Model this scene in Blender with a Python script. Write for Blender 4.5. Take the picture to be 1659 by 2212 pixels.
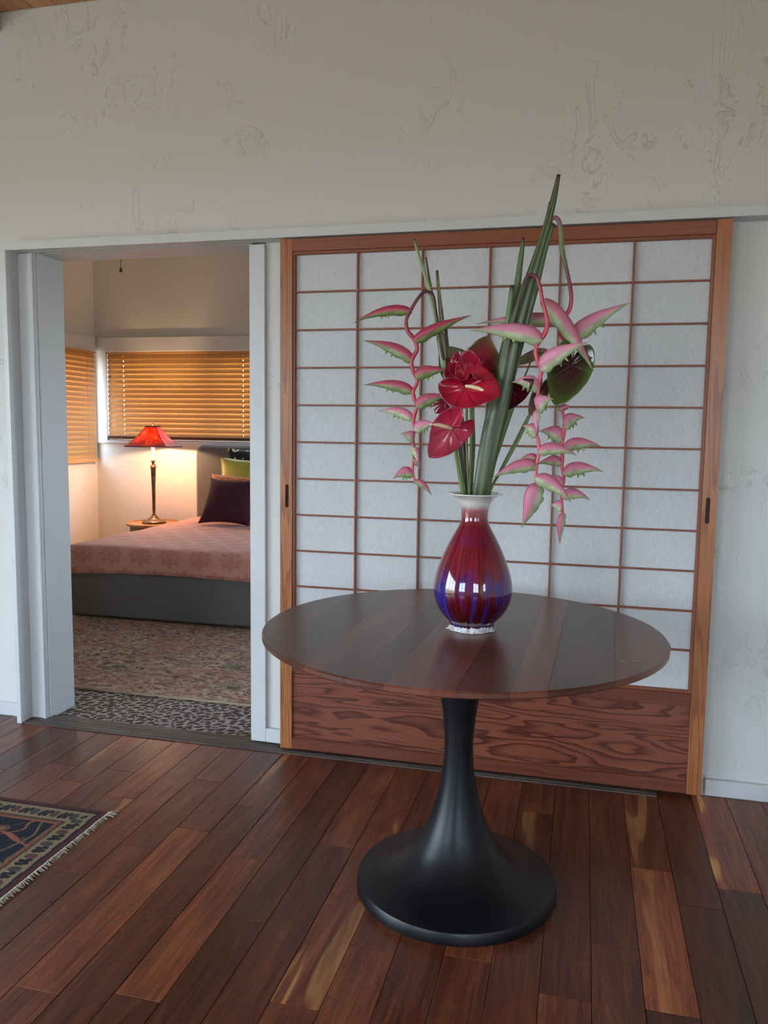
import bpy, math, random
from math import sin, cos, pi, radians
from mathutils import Vector, Matrix

S = bpy.context.scene
COL = S.collection
for o in list(bpy.data.objects):
    bpy.data.objects.remove(o)

# ------------------------------------------------------------------ camera
CAM = Vector((1.17699, -3.01832, 1.34061)); YAW, PITCH, ROLL, FPX = -0.24236, -0.10422, 0.01342, 1732.26
def _axes():
    f0 = Vector((sin(YAW), cos(YAW), 0)); r0 = Vector((cos(YAW), -sin(YAW), 0)); u0 = Vector((0, 0, 1))
    f = f0 * cos(PITCH) + u0 * sin(PITCH); u = u0 * cos(PITCH) - f0 * sin(PITCH)
    return r0 * cos(ROLL) + u * sin(ROLL), u * cos(ROLL) - r0 * sin(ROLL), f
RX, UX, FX = _axes()
cam = bpy.data.objects.new('camera', bpy.data.cameras.new('camera')); COL.objects.link(cam)
m = Matrix.Identity(4)
for i in range(3):
    m[i][0], m[i][1], m[i][2], m[i][3] = RX[i], UX[i], -FX[i], CAM[i]
cam.matrix_world = m
cam.data.sensor_fit = 'HORIZONTAL'; cam.data.sensor_width = 36.0; cam.data.lens = 36.0 * FPX / 1659.0
cam.data.clip_start = 0.05
S.camera = cam
def at(u, v, Y):
    """a measured point of the bouquet: photo direction (u, v) met with the vertical plane y = Y"""
    d = RX * ((u - 829.5) / FPX) + UX * (-(v - 1106) / FPX) + FX
    return CAM + d * ((Y - CAM.y) / d.y)

# ------------------------------------------------------------------ world, lights, exposure
S.view_settings.view_transform = 'Standard'; S.view_settings.look = 'None'
S.view_settings.gamma = 1.0; S.view_settings.use_curve_mapping = False
S.view_settings.exposure = 0.90
W = bpy.data.worlds.new('sky'); S.world = W; W.use_nodes = True
nt = W.node_tree; nt.nodes.clear()
wo = nt.nodes.new('ShaderNodeOutputWorld'); bg = nt.nodes.new('ShaderNodeBackground')
tc = nt.nodes.new('ShaderNodeTexCoord'); sx = nt.nodes.new('ShaderNodeSeparateXYZ'); rp = nt.nodes.new('ShaderNodeValToRGB')
mr = nt.nodes.new('ShaderNodeMapRange'); mr.inputs[1].default_value = -1; mr.inputs[2].default_value = 1
nt.links.new(tc.outputs['Generated'], sx.inputs[0]); nt.links.new(sx.outputs[2], mr.inputs[0]); nt.links.new(mr.outputs[0], rp.inputs[0])
e = rp.color_ramp.elements
e[0].position = 0.0; e[0].color = (0.22, 0.20, 0.17, 1)
e[1].position = 1.0; e[1].color = (0.45, 0.66, 1.0, 1)
a = e.new(0.47); a.color = (0.27, 0.26, 0.21, 1)
a = e.new(0.52); a.color = (0.76, 0.87, 1.0, 1)
nt.links.new(rp.outputs[0], bg.inputs[0]); bg.inputs[1].default_value = 8.5
nt.links.new(bg.outputs[0], wo.inputs[0])

def portal(name, loc, rot, sx_, sy_):
    """daylight comes through the openings of the room from the sky; the portal only guides the sampling"""
    l = bpy.data.lights.new(name, 'AREA'); l.shape = 'RECTANGLE'; l.size = sx_; l.size_y = sy_
    l.cycles.is_portal = True
    o = bpy.data.objects.new(name, l); o.location = loc; o.rotation_euler = rot; COL.objects.link(o)
    return o
# living room: x -3.2..3.6, y -6..0.055 ; openings (see wall builders below)
RXL, RXR, RYB, RZC = -3.2, 3.6, -6.0, 3.056
WIN_L = (-4.9, -1.7, 0.08, 2.3)      # sliding glass in the left wall: y0,y1,z0,z1
WIN_B1 = (1.7, 3.2, 0.85, 2.45)        # window in the wall behind the camera: x0,x1,z0,z1
WIN_B2 = (-2.4, -0.5, 0.85, 2.45)
WIN_R = (-4.5, -3.6, 1.1, 2.0)
def mid(a, b): return (a + b) / 2
portal('daylight_left', (RXL - .12, mid(*WIN_L[:2]), mid(*WIN_L[2:])), (0, -pi / 2, 0), WIN_L[3] - WIN_L[2], WIN_L[1] - WIN_L[0])
portal('daylight_right', (RXR + .12, mid(*WIN_R[:2]), mid(*WIN_R[2:])), (0, pi / 2, 0), WIN_R[3] - WIN_R[2], WIN_R[1] - WIN_R[0])
for w_ in (WIN_B1, WIN_B2):
    portal('daylight_behind', (mid(*w_[:2]), RYB - .12, mid(*w_[2:])), (pi / 2, 0, pi), w_[1] - w_[0], w_[3] - w_[2])

# ------------------------------------------------------------------ node helpers / materials
class N:
    def __init__(s, name):
        s.m = bpy.data.materials.new(name); s.m.use_nodes = True; s.t = s.m.node_tree; s.t.nodes.clear()
        s.out = s.t.nodes.new('ShaderNodeOutputMaterial')
    def n(s, ty, ins=None, **kw):
        nd = s.t.nodes.new('ShaderNode' + ty)
        for k, v in kw.items(): setattr(nd, k, v)
        for k, v in (ins or {}).items():
            sk = nd.inputs[k]
            if isinstance(v, bpy.types.NodeSocket): s.t.links.new(v, sk)
            else:
                if isinstance(v, tuple) and len(v) == 3 and sk.type == 'RGBA': v = (*v, 1)
                sk.default_value = v
        return nd
    def pos(s): return s.n('NewGeometry').outputs['Position']
    def obj(s): return s.n('TexCoord').outputs['Object']
    def scale(s, v, sc, off=(0, 0, 0)): return s.n('Mapping', {'Vector': v, 'Scale': sc, 'Location': off}).outputs[0]
    def noise(s, v, sc=5, det=3, dist=0.0, rough=.5): return s.n('TexNoise', {'Vector': v, 'Scale': sc, 'Detail': det, 'Distortion': dist, 'Roughness': rough}).outputs['Fac']
    def math(s, op, a, b=0.0, c=0.0): return s.n('Math', {0: a, 1: b, 2: c}, operation=op).outputs[0]
    def ramp(s, f, stops, interp='LINEAR'):
        nd = s.n('ValToRGB', {0: f}); cr = nd.color_ramp; cr.interpolation = interp
        cr.elements[0].position = stops[0][0]; cr.elements[0].color = (*stops[0][1], 1)
        cr.elements[1].position = stops[-1][0]; cr.elements[1].color = (*stops[-1][1], 1)
        for p, c in stops[1:-1]: cr.elements.new(p).color = (*c, 1)
        return nd.outputs[0]
    def mix(s, f, a, b, bt='MIX'):
        nd = s.n('Mix', data_type='RGBA', blend_type=bt)
        for k, v in ((0, f), (6, a), (7, b)):
            if isinstance(v, bpy.types.NodeSocket): s.t.links.new(v, nd.inputs[k])
            else: nd.inputs[k].default_value = (*v, 1) if isinstance(v, tuple) else v
        return nd.outputs[2]
    def bump(s, h, st=.3, d=.01): return s.n('Bump', {'Height': h, 'Strength': st, 'Distance': d}).outputs[0]
    def bsdf(s, col, rough=.5, **kw):
        ins = {'Base Color': col, 'Roughness': rough}; ins.update({k.replace('_', ' '): v for k, v in kw.items()})
        b = s.n('BsdfPrincipled', ins); s.t.links.new(b.outputs[0], s.out.inputs[0]); return b
def hexc(h):
    r = [int(h[i:i + 2], 16) / 255 for i in (0, 2, 4)]
    return tuple(c / 12.92 if c <= .04045 else ((c + .055) / 1.055) ** 2.4 for c in r)
BLACK, WHITE = (0, 0, 0), (1, 1, 1)

def mat_plaster(name, col, strength=.5):
    q = N(name); p = q.pos()
    big = q.noise(p, 1.6, 4, 0)
    v = q.scale(p, (13, 13, 10)); tro = q.noise(v, .8, 5, 2.0, .6)
    ridge = q.ramp(tro, [(0, BLACK), (.56, BLACK), (.63, WHITE), (.70, (.35,) * 3), (1, (.2,) * 3)])
    patch = q.ramp(q.noise(p, 2.3, 3, .6), [(0, BLACK), (.50, BLACK), (.62, WHITE), (1, WHITE)])
    v2 = q.scale(p, (9, 9, 2.2)); lines = q.noise(v2, 1.0, 3, 3.0, .5)
    lr = q.ramp(lines, [(0, BLACK), (.492, BLACK), (.5, WHITE), (.508, BLACK), (1, BLACK)])
    gate2 = q.ramp(q.noise(q.scale(p, (1, 1, 1), (7, 3, 1)), 4.0, 2), [(0, BLACK), (.60, BLACK), (.68, WHITE), (1, WHITE)])
    h = q.math('ADD', q.math('MULTIPLY', q.math('MULTIPLY', ridge, patch), .8), q.math('MULTIPLY', big, .9))
    h = q.math('ADD', h, q.math('MULTIPLY', q.math('MULTIPLY', lr, gate2), .7))
    h = q.math('ADD', h, q.math('MULTIPLY', q.noise(p, 60, 2), .05))
    c = q.mix(.10, col, q.ramp(big, [(.3, tuple(x * .85 for x in col)), (.7, col)]))
    q.bsdf(c, .62, Normal=q.bump(h, strength, .006)); return q.m
def mat_paint(name, col, rough=.42):
    q = N(name); p = q.pos(); n = q.noise(p, 40, 2)
    c = q.mix(q.ramp(q.noise(p, 7, 5, .5), [(.35, BLACK), (.8, (.25,) * 3)]), col, tuple(x * .8 for x in col))
    q.bsdf(c, rough, Normal=q.bump(n, .08, .002)); return q.m
def mat_fir(name, dark, light, axis, freq=46, st=(1, 9), rough=.38, amp=1.0):
    """rotary cut fir: contour lines of a stretched noise"""
    q = N(name); p = q.obj(); sc = [st[1]] * 3; sc[axis] = st[0]
    inf = q.n('ObjectInfo').outputs['Random']
    v = q.n('VectorMath', {0: q.scale(p, tuple(sc)), 1: q.n('CombineXYZ', {0: q.math('MULTIPLY', inf, 19.0), 1: q.math('MULTIPLY', inf, 7.0), 2: q.math('MULTIPLY', inf, 11.0)}).outputs[0]}, operation='ADD').outputs[0]
    n = q.noise(v, 1.0, 3.0, .35, .45)
    s = q.math('FRACT', q.math('MULTIPLY', n, freq))
    ring = q.ramp(s, [(0, BLACK), (.45, (.1,) * 3), (.82, WHITE), (.93, WHITE), (1, BLACK)])
    fs = [60] * 3; fs[axis] = 2.5
    fib = q.noise(q.scale(p, tuple(fs)), 4, 2)
    c = q.mix(q.math('MULTIPLY', ring, amp), light, dark)
    c = q.mix(.25, c, q.ramp(fib, [(.3, dark), (.7, light)]))
    q.bsdf(c, rough, Normal=q.bump(q.math('ADD', q.math('MULTIPLY', ring, .5), fib), .12, .002)); return q.m

M = {}
M['plaster'] = mat_plaster('plaster_cream', (.66, .665, .64), .62)
M['plaster_bed'] = mat_plaster('plaster_bedroom', (.73, .695, .635), .45)
M['white'] = mat_paint('white_paint', (.62, .635, .65))
M['white_bed'] = mat_paint('white_paint_bedroom', (.72, .70, .68), .5)  # slightly warmer, lighter white for the bedroom trim and ceiling
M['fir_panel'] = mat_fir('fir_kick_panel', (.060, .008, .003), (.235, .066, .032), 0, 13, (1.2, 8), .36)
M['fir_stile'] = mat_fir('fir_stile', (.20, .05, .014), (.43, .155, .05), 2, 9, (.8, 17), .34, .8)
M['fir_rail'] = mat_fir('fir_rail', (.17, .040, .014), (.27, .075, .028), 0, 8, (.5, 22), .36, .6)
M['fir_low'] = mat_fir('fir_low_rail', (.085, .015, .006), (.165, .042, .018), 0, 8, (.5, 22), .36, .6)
M['fir_bar_v'] = mat_fir('fir_bar_upright', (.19, .045, .016), (.29, .085, .032), 2, 5, (.8, 30), .45, .5)
M['fir_bar_h'] = mat_fir('fir_bar_level', (.16, .036, .014), (.25, .068, .026), 0, 5, (.8, 30), .45, .5)

q = N('shoji_paper'); p = q.pos()
f1 = q.noise(q.scale(p, (90, 90, 40)), 1, 5, .8, .7); f2 = q.noise(p, 14, 3)
c = q.ramp(f1, [(.25, (.60, .62, .64)), (.5, (.70, .72, .735)), (.8, (.76, .775, .79))])
c = q.mix(q.ramp(f2, [(.5, BLACK), (.8, (.3,) * 3)]), c, (.62, .63, .62))
d = q.n('BsdfDiffuse', {'Color': c, 'Normal': q.bump(f1, .15, .001)}); t = q.n('BsdfTranslucent', {'Color': c})
mx = q.n('MixShader', {0: .15, 1: d.outputs[0], 2: t.outputs[0]}); q.t.links.new(mx.outputs[0], q.out.inputs[0]); M['paper'] = q.m

# acacia floor; the colour of each plank object carries tone (R), sapwood (G), offset (B)
q = N('acacia_plank'); p = q.pos(); oc = q.n('SeparateColor', {0: q.n('ObjectInfo').outputs['Color']})
R_, G_, B_ = oc.outputs[0], oc.outputs[1], oc.outputs[2]
off = q.n('CombineXYZ', {0: q.math('MULTIPLY', B_, 37.0), 1: q.math('MULTIPLY', B_, 91.0), 2: q.math('MULTIPLY', B_, 13.0)}).outputs[0]
pv = q.n('VectorMath', {0: p, 1: off}, operation='ADD').outputs[0]
n1 = q.noise(q.scale(pv, (13, 1.9, 1)), 1.0, 3, 1.6, .45)
con = q.math('FRACT', q.math('MULTIPLY', n1, 10.0))
ring = q.ramp(con, [(0, BLACK), (.5, (.25,) * 3), (.88, WHITE), (1, BLACK)])
n2 = q.noise(q.scale(pv, (34, 2.2, 1)), 1.0, 4, .8, .6)
n3 = q.noise(q.scale(pv, (160, 5, 1)), 1.0, 2, .2, .6)
base = q.ramp(n1, [(.22, hexc('2c0c06')), (.42, hexc('541c0c')), (.58, hexc('6e3016')), (.80, hexc('8c542c'))])
base = q.mix(q.math('MULTIPLY', ring, .68), base, hexc('1e0906'))
base = q.mix(.36, base, q.ramp(n2, [(.3, hexc('260a05')), (.5, hexc('5c2410')), (.72, hexc('8a4e28'))]))
base = q.mix(.16, base, q.ramp(n3, [(.3, (.03, .01, .008)), (.7, (.4, .2, .1))]))
sap = q.math('MULTIPLY', q.ramp(q.noise(q.scale(pv, (11, 1.1, 1), (3, 5, 0)), 1.0, 2, .7), [(.57, BLACK), (.60, WHITE)]), G_)
base = q.mix(sap, base, q.ramp(n2, [(.3, hexc('7a4e2a')), (.7, hexc('b08050'))]))
tone = q.n('CombineColor', {0: R_, 1: R_, 2: R_}).outputs[0]
base = q.mix(1.0, base, tone, 'MULTIPLY')
scr = q.noise(q.scale(pv, (16, 2.6, 1)), 1.0, 3, 1.6, .5)
h = q.math('ADD', q.math('MULTIPLY', scr, 1.0), q.math('MULTIPLY', n3, .12))
q.bsdf(base, q.math('MULTIPLY_ADD', n2, .10, .285), Normal=q.bump(h, .32, .004), Specular_IOR_Level=.38); M['floor'] = q.m
q = N('floor_groove'); q.bsdf((.02, .01, .007), .6); M['groove'] = q.m

# table boards
q = N('table_walnut'); p = q.obj(); inf = q.n('ObjectInfo'); B_ = inf.outputs['Random']
off = q.n('CombineXYZ', {0: q.math('MULTIPLY', B_, 37.0), 1: q.math('MULTIPLY', B_, 91.0), 2: 0.0}).outputs[0]
pv = q.n('VectorMath', {0: p, 1: off}, operation='ADD').outputs[0]
n1 = q.noise(q.scale(pv, (12, 1.3, 3)), 1.0, 4, .8); n3 = q.noise(q.scale(pv, (120, 5, 30)), 1.0, 2)
c = q.ramp(n1, [(.25, hexc('4a261b')), (.5, hexc('67392a')), (.78, hexc('83503a'))])
c = q.mix(.18, c, q.ramp(n3, [(.3, hexc('3a1d14')), (.7, hexc('8a5a40'))]))
c = q.mix(1.0, c, inf.outputs['Color'], 'MULTIPLY')
q.bsdf(c, .285, Specular_IOR_Level=.6); M['table'] = q.m

q = N('blackened_cast_iron'); p = q.obj(); n = q.noise(p, 22, 5, .5, .65); n2 = q.noise(p, 5, 3)
c = q.ramp(n2, [(.3, (.005, .006, .009)), (.6, (.010, .010, .013)), (.85, (.024, .020, .017))])
q.bsdf(c, q.math('MULTIPLY_ADD', n, .14, .30), Metallic=.35); M['iron'] = q.m

# vase glaze
q = N('flambe_glaze'); p = q.obj(); s_ = q.n('SeparateXYZ', {0: p}); z = s_.outputs[2]
nv = q.n('VectorMath', {0: q.n('CombineXYZ', {0: s_.outputs[0], 1: s_.outputs[1], 2: 0.0}).outputs[0]}, operation='NORMALIZE').outputs[0]; av = q.n('CombineXYZ', {0: q.n('SeparateXYZ', {0: nv}).outputs[0], 1: q.n('SeparateXYZ', {0: nv}).outputs[1], 2: z}).outputs[0]
st = q.noise(q.scale(av, (17, 17, 8)), 1.0, 5, .25, .72); st2 = q.noise(q.scale(av, (2.6, 2.6, 4), (2, 5, 1)), 1.0, 4, .8, .6)
zz = q.math('DIVIDE', z, .388)
red = q.ramp(st, [(.28, hexc('3c0618')), (.48, hexc('6c0c24')), (.62, hexc('8a122c')), (.85, hexc('b04058'))])
deep = q.ramp(st, [(.25, hexc('200612')), (.6, hexc('44080f')), (.85, hexc('641424'))])
blue = q.ramp(st, [(.25, hexc('180e40')), (.5, hexc('2c1f78')), (.66, hexc('3c3aa0')), (.85, hexc('5068c8'))])
low = q.ramp(q.math('ADD', zz, q.math('MULTIPLY_ADD', st2, .5, -.25)), [(.10, WHITE), (.42, BLACK)])
c = q.mix(low, red, deep)
bl = q.math('MULTIPLY', q.ramp(st2, [(.50, BLACK), (.60, WHITE)]), q.ramp(zz, [(.02, WHITE), (.34, WHITE), (.50, BLACK), (.62, BLACK), (.66, (.35,) * 3), (.75, BLACK)]))
c = q.mix(bl, c, blue)
nk = q.ramp(q.math('ADD', zz, q.math('MULTIPLY_ADD', st, .10, -.05)), [(.76, BLACK), (.84, (.2,) * 3), (.90, (.6,) * 3), (.92, WHITE), (1, WHITE)])
c = q.mix(nk, c, q.ramp(zz, [(.80, hexc('b05060')), (.88, hexc('c88a88')), (.90, hexc('d8ccc4')), (.97, hexc('e8e6e0'))]))
q.bsdf(c, .06, Coat_Weight=.6, Coat_Roughness=.02, Specular_IOR_Level=.65); M['glaze'] = q.m
q = N('crackled_white_glaze'); p = q.obj(); n = q.noise(p, 90, 4); q.bsdf(q.ramp(n, [(.3, (.30, .30, .32)), (.6, (.70, .69, .67))]), .12, Normal=q.bump(n, .5, .003)); M['drip'] = q.m

def mat_attr(name, rough=.3, coat=.0, bumpsc=60, st=.1, sss=.0, transl=0.0):
    q = N(name); at_ = q.n('Attribute', attribute_name='Col').outputs['Color']; p = q.pos()
    n = q.noise(p, bumpsc, 3)
    c = q.mix(.10, at_, q.ramp(n, [(.3, (.25, .12, .1)), (.7, WHITE)]), 'MULTIPLY')
    b = q.bsdf(c, rough, Coat_Weight=coat, Coat_Roughness=.05, Normal=q.bump(n, st, .002))
    if transl:
        t = q.n('BsdfTranslucent', {'Color': c}); mx = q.n('MixShader', {0: transl, 1: b.outputs[0], 2: t.outputs[0]}); q.t.links.new(mx.outputs[0], q.out.inputs[0])
    return q.m
M['bract'] = mat_attr('heliconia_bract', .42, .05, 120, .25, transl=.12)
M['spathe'] = mat_attr('anthurium_spathe', .16, .5, 40, .12, transl=.08)
M['stalk'] = mat_attr('plant_stalk', .40, .1, 200, .2)
M['rug'] = mat_attr('knotted_wool', .95, 0, 500, .9)
q = N('spadix'); q.bsdf(q.ramp(q.noise(q.obj(), 260, 2), [(.4, (.72, .50, .25)), (.6, (.85, .72, .5))]), .5); M['spadix'] = q.m
q = N('green_floret'); q.bsdf(q.ramp(q.noise(q.pos(), 90, 2), [(.35, (.10, .22, .04)), (.65, (.45, .60, .22))]), .45); M['floret'] = q.m

# bedroom
def mat_cloth(name, col, sc=260, var=.8, rough=.9, sheen=.1):
    q = N(name); p = q.obj(); n = q.noise(p, sc, 2); n2 = q.noise(p, 5, 3)
    c = q.mix(q.ramp(n2, [(.3, BLACK), (.8, (.5,) * 3)]), col, tuple(x * var for x in col))
    q.bsdf(c, rough, Sheen_Weight=sheen, Normal=q.bump(n, .35, .003)); return q.m
M['upholstery'] = mat_cloth('grey_linen', (.15, .145, .14), 300)
M['plum'] = mat_cloth('plum_velvet', (.055, .009, .022), 200, .6, .95, .0)
M['rust'] = mat_cloth('rust_cotton', (.30, .07, .03))
M['lime'] = mat_cloth('chartreuse_satin', (.42, .40, .06), 90, .7, .5)
q = N('orange_brocade'); p = q.obj(); n = q.noise(p, 34, 3, 1.5)
q.bsdf(q.ramp(n, [(.38, (.30, .05, .02)), (.47, (.50, .12, .03)), (.53, (.62, .34, .12)), (.60, (.25, .04, .03))]), .7); M['brocade'] = q.m
q = N('retro_circle_print'); p = q.obj()
vo = q.n('TexVoronoi', {'Vector': p, 'Scale': 11.0, 'Randomness': .45}); dd = vo.outputs['Distance']
ringc = q.mix(.65, vo.outputs['Color'], (.8, .62, .42))
c = q.mix(q.ramp(dd, [(.0, WHITE), (.36, WHITE), (.37, BLACK)], 'CONSTANT'), (.010, .009, .012), ringc)
c = q.mix(q.ramp(dd, [(.0, WHITE), (.17, BLACK), (1, BLACK)], 'CONSTANT'), c, (.02, .014, .02))
q.bsdf(c, .8); M['circles'] = q.m
# bedspread with woven medallions
q = N('rose_damask'); p = q.obj(); s_ = q.n('SeparateXYZ', {0: p}); X, Y = s_.outputs[0], s_.outputs[1]
yy = q.math('ADD', q.math('DIVIDE', Y, .13), q.math('MULTIPLY', s_.outputs[2], 5.9)); row = q.math('FLOOR', yy); xx = q.math('ADD', q.math('DIVIDE', X, .22), q.math('MULTIPLY', q.math('FRACT', q.math('MULTIPLY', row, .5)), 1.0))
fx = q.math('SUBTRACT', q.math('FRACT', xx), .5); fy = q.math('SUBTRACT', q.math('FRACT', yy), .5)
fx = q.math('MULTIPLY', fx, 1.15)
r = q.math('SQRT', q.math('ADD', q.math('MULTIPLY', fx, fx), q.math('MULTIPLY', fy, fy)))
th = q.math('ARCTAN2', fy, fx)
pet = q.math('MULTIPLY_ADD', q.math('ABSOLUTE', q.math('COSINE', q.math('MULTIPLY', th, 4.0))), .20, q.math('MULTIPLY_ADD', q.math('COSINE', q.math('MULTIPLY', th, 22.0)), .03, .27))
ins = q.math('MULTIPLY', q.math('LESS_THAN', r, pet), q.math('GREATER_THAN', q.math('ABSOLUTE', q.math('SUBTRACT', r, .2)), .022))
wv = q.noise(p, 300, 2)
c = q.mix(ins, (.70, .33, .235), (.54, .22, .16)); c = q.mix(.3, c, q.ramp(wv, [(.3, (.40, .15, .13)), (.7, (.72, .38, .32))]))
q.bsdf(c, .8, Sheen_Weight=.15, Normal=q.bump(q.math('ADD', q.math('MULTIPLY', ins, .5), wv), .4, .004)); M['damask'] = q.m
# worn rug in the bedroom
q = N('worn_persian_wool'); p = q.obj()
d1 = q.noise(q.scale(p, (7, 14, 1)), 1.0, 5, 3.0, .7); d2 = q.noise(q.scale(p, (2.2, 3.5, 1)), 1.0, 3, 1.2); d3 = q.noise(q.scale(p, (13, 34, 1)), 1.0, 4, 2.6, .7)
c = q.ramp(d1, [(.30, (.04, .03, .034)), (.42, (.22, .11, .08)), (.50, (.46, .30, .20)), (.58, (.62, .46, .33)), (.70, (.36, .13, .11))])
c = q.mix(q.ramp(d2, [(.40, (.6,) * 3), (.56, BLACK)]), c, (.42, .19, .13))
c = q.mix(q.ramp(d2, [(.60, BLACK), (.70, (.5,) * 3)]), c, (.13, .18, .10))
c = q.mix(q.ramp(d3, [(.52, BLACK), (.60, (.9,) * 3)]), c, (.035, .026, .028))
c = q.mix(q.ramp(d3, [(.30, (.7,) * 3), (.42, BLACK)]), c, (.70, .58, .44))
q.bsdf(c, .95, Normal=q.bump(q.math('ADD', d3, q.noise(p, 240, 2)), .6, .006)); M['rug_bed'] = q.m
M['rug_edge'] = mat_cloth('rug_binding', (.34, .25, .16), 220)
q = N('river_pebble'); p = q.obj(); inf = q.n('ObjectInfo').outputs['Random']
q.bsdf(q.mix(.4, q.ramp(inf, [(0, (.018, .013, .012)), (.5, (.04, .026, .022)), (1, (.075, .055, .048))]), q.ramp(q.noise(p, 50, 3), [(.3, (.012, .01, .01)), (.7, (.08, .06, .052))])), .38); M['pebble'] = q.m
q = N('grout'); q.bsdf(q.ramp(q.noise(q.pos(), 60, 4), [(.3, (.26, .23, .21)), (.7, (.44, .39, .36))]), .8, Normal=q.bump(q.noise(q.pos(), 120, 3), .4, .003)); M['grout'] = q.m
q = N('weathered_track_wood'); p = q.pos(); n = q.noise(q.scale(p, (3, 70, 70)), 1, 4); q.bsdf(q.ramp(n, [(.3, (.045, .033, .028)), (.7, (.13, .10, .085))]), .55, Normal=q.bump(n, .2, .002)); M['track'] = q.m
q = N('blind_slat_wood'); p = q.obj(); inf = q.n('ObjectInfo').outputs['Random']
n = q.noise(q.scale(p, (1.2, 1.2, 1)), 1.5, 3); c = q.mix(n, (.66, .36, .12), (.80, .50, .21)); c = q.mix(q.math('MULTIPLY', inf, .3), c, (.58, .28, .09))
b = q.bsdf(c, .38); t = q.n('BsdfTranslucent', {'Color': c}); mx = q.n('MixShader', {0: .22, 1: b.outputs[0], 2: t.outputs[0]}); q.t.links.new(mx.outputs[0], q.out.inputs[0]); M['slat'] = q.m
q = N('blind_rail_wood'); q.bsdf((.10, .035, .014), .4); M['blind_rail'] = q.m
q = N('cord'); q.bsdf((.5, .3, .14), .8); M['cord'] = q.m
q = N('mica_shade'); p = q.obj(); n = q.noise(p, 16, 4, 1.2)
c = q.ramp(n, [(.30, (.26, .035, .015)), (.5, (.50, .07, .028)), (.7, (.72, .18, .06))]); b = q.bsdf(c, .4); t = q.n('BsdfTranslucent', {'Color': c})
mx = q.n('MixShader', {0: .34, 1: b.outputs[0], 2: t.outputs[0]}); q.t.links.new(mx.outputs[0], q.out.inputs[0]); M['mica'] = q.m
q = N('aged_bronze'); q.bsdf(q.ramp(q.noise(q.obj(), 30, 4), [(.3, (.10, .055, .025)), (.7, (.24, .14, .07))]), .36, Metallic=.75); M['bronze'] = q.m
q = N('shade_wire'); q.bsdf((.05, .02, .012), .5); M['wire'] = q.m
q = N('candle_sleeve'); b = q.bsdf((.85, .75, .52), .5, Emission_Color=(1, .72, .38, 1), Emission_Strength=.25); M['candle'] = q.m  # weak emission stands in for the bulb's light on the sleeve
M['honey'] = mat_fir('honey_wood_top', (.30, .13, .04), (.50, .25, .09), 0, 6, (1, 12), .4, .4)
q = N('carved_pale_wood'); q.bsdf(q.ramp(q.noise(q.obj(), 40, 3), [(.3, (.20, .13, .08)), (.7, (.36, .26, .17))]), .7); M['carved'] = q.m
q = N('ceiling_pine'); p = q.pos(); inf = q.n('ObjectInfo').outputs['Random']; n = q.noise(q.scale(p, (20, 2, 1)), 1, 4, .6)
q.bsdf(q.mix(q.math('MULTIPLY', inf, .35), q.ramp(n, [(.3, (.46, .21, .09)), (.7, (.66, .36, .18))]), (.36, .15, .06)), .5); M['pine'] = q.m
q = N('window_glass'); t = q.n('BsdfTransparent', {0: (.95, .97, .96, 1)}); g = q.n('BsdfGlossy', {'Color': (1, 1, 1, 1), 'Roughness': .02})
mx = q.n('MixShader', {0: .05, 1: t.outputs[0], 2: g.outputs[0]}); q.t.links.new(mx.outputs[0], q.out.inputs[0]); M['glass'] = q.m
q = N('dark_slot'); q.bsdf((.05, .014, .007), .6); M['slot'] = q.m
q = N('wool_fringe'); q.bsdf(q.ramp(q.noise(q.pos(), 200, 2), [(.3, (.30, .26, .20)), (.7, (.60, .54, .45))]), .95); M['fringe'] = q.m

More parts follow.
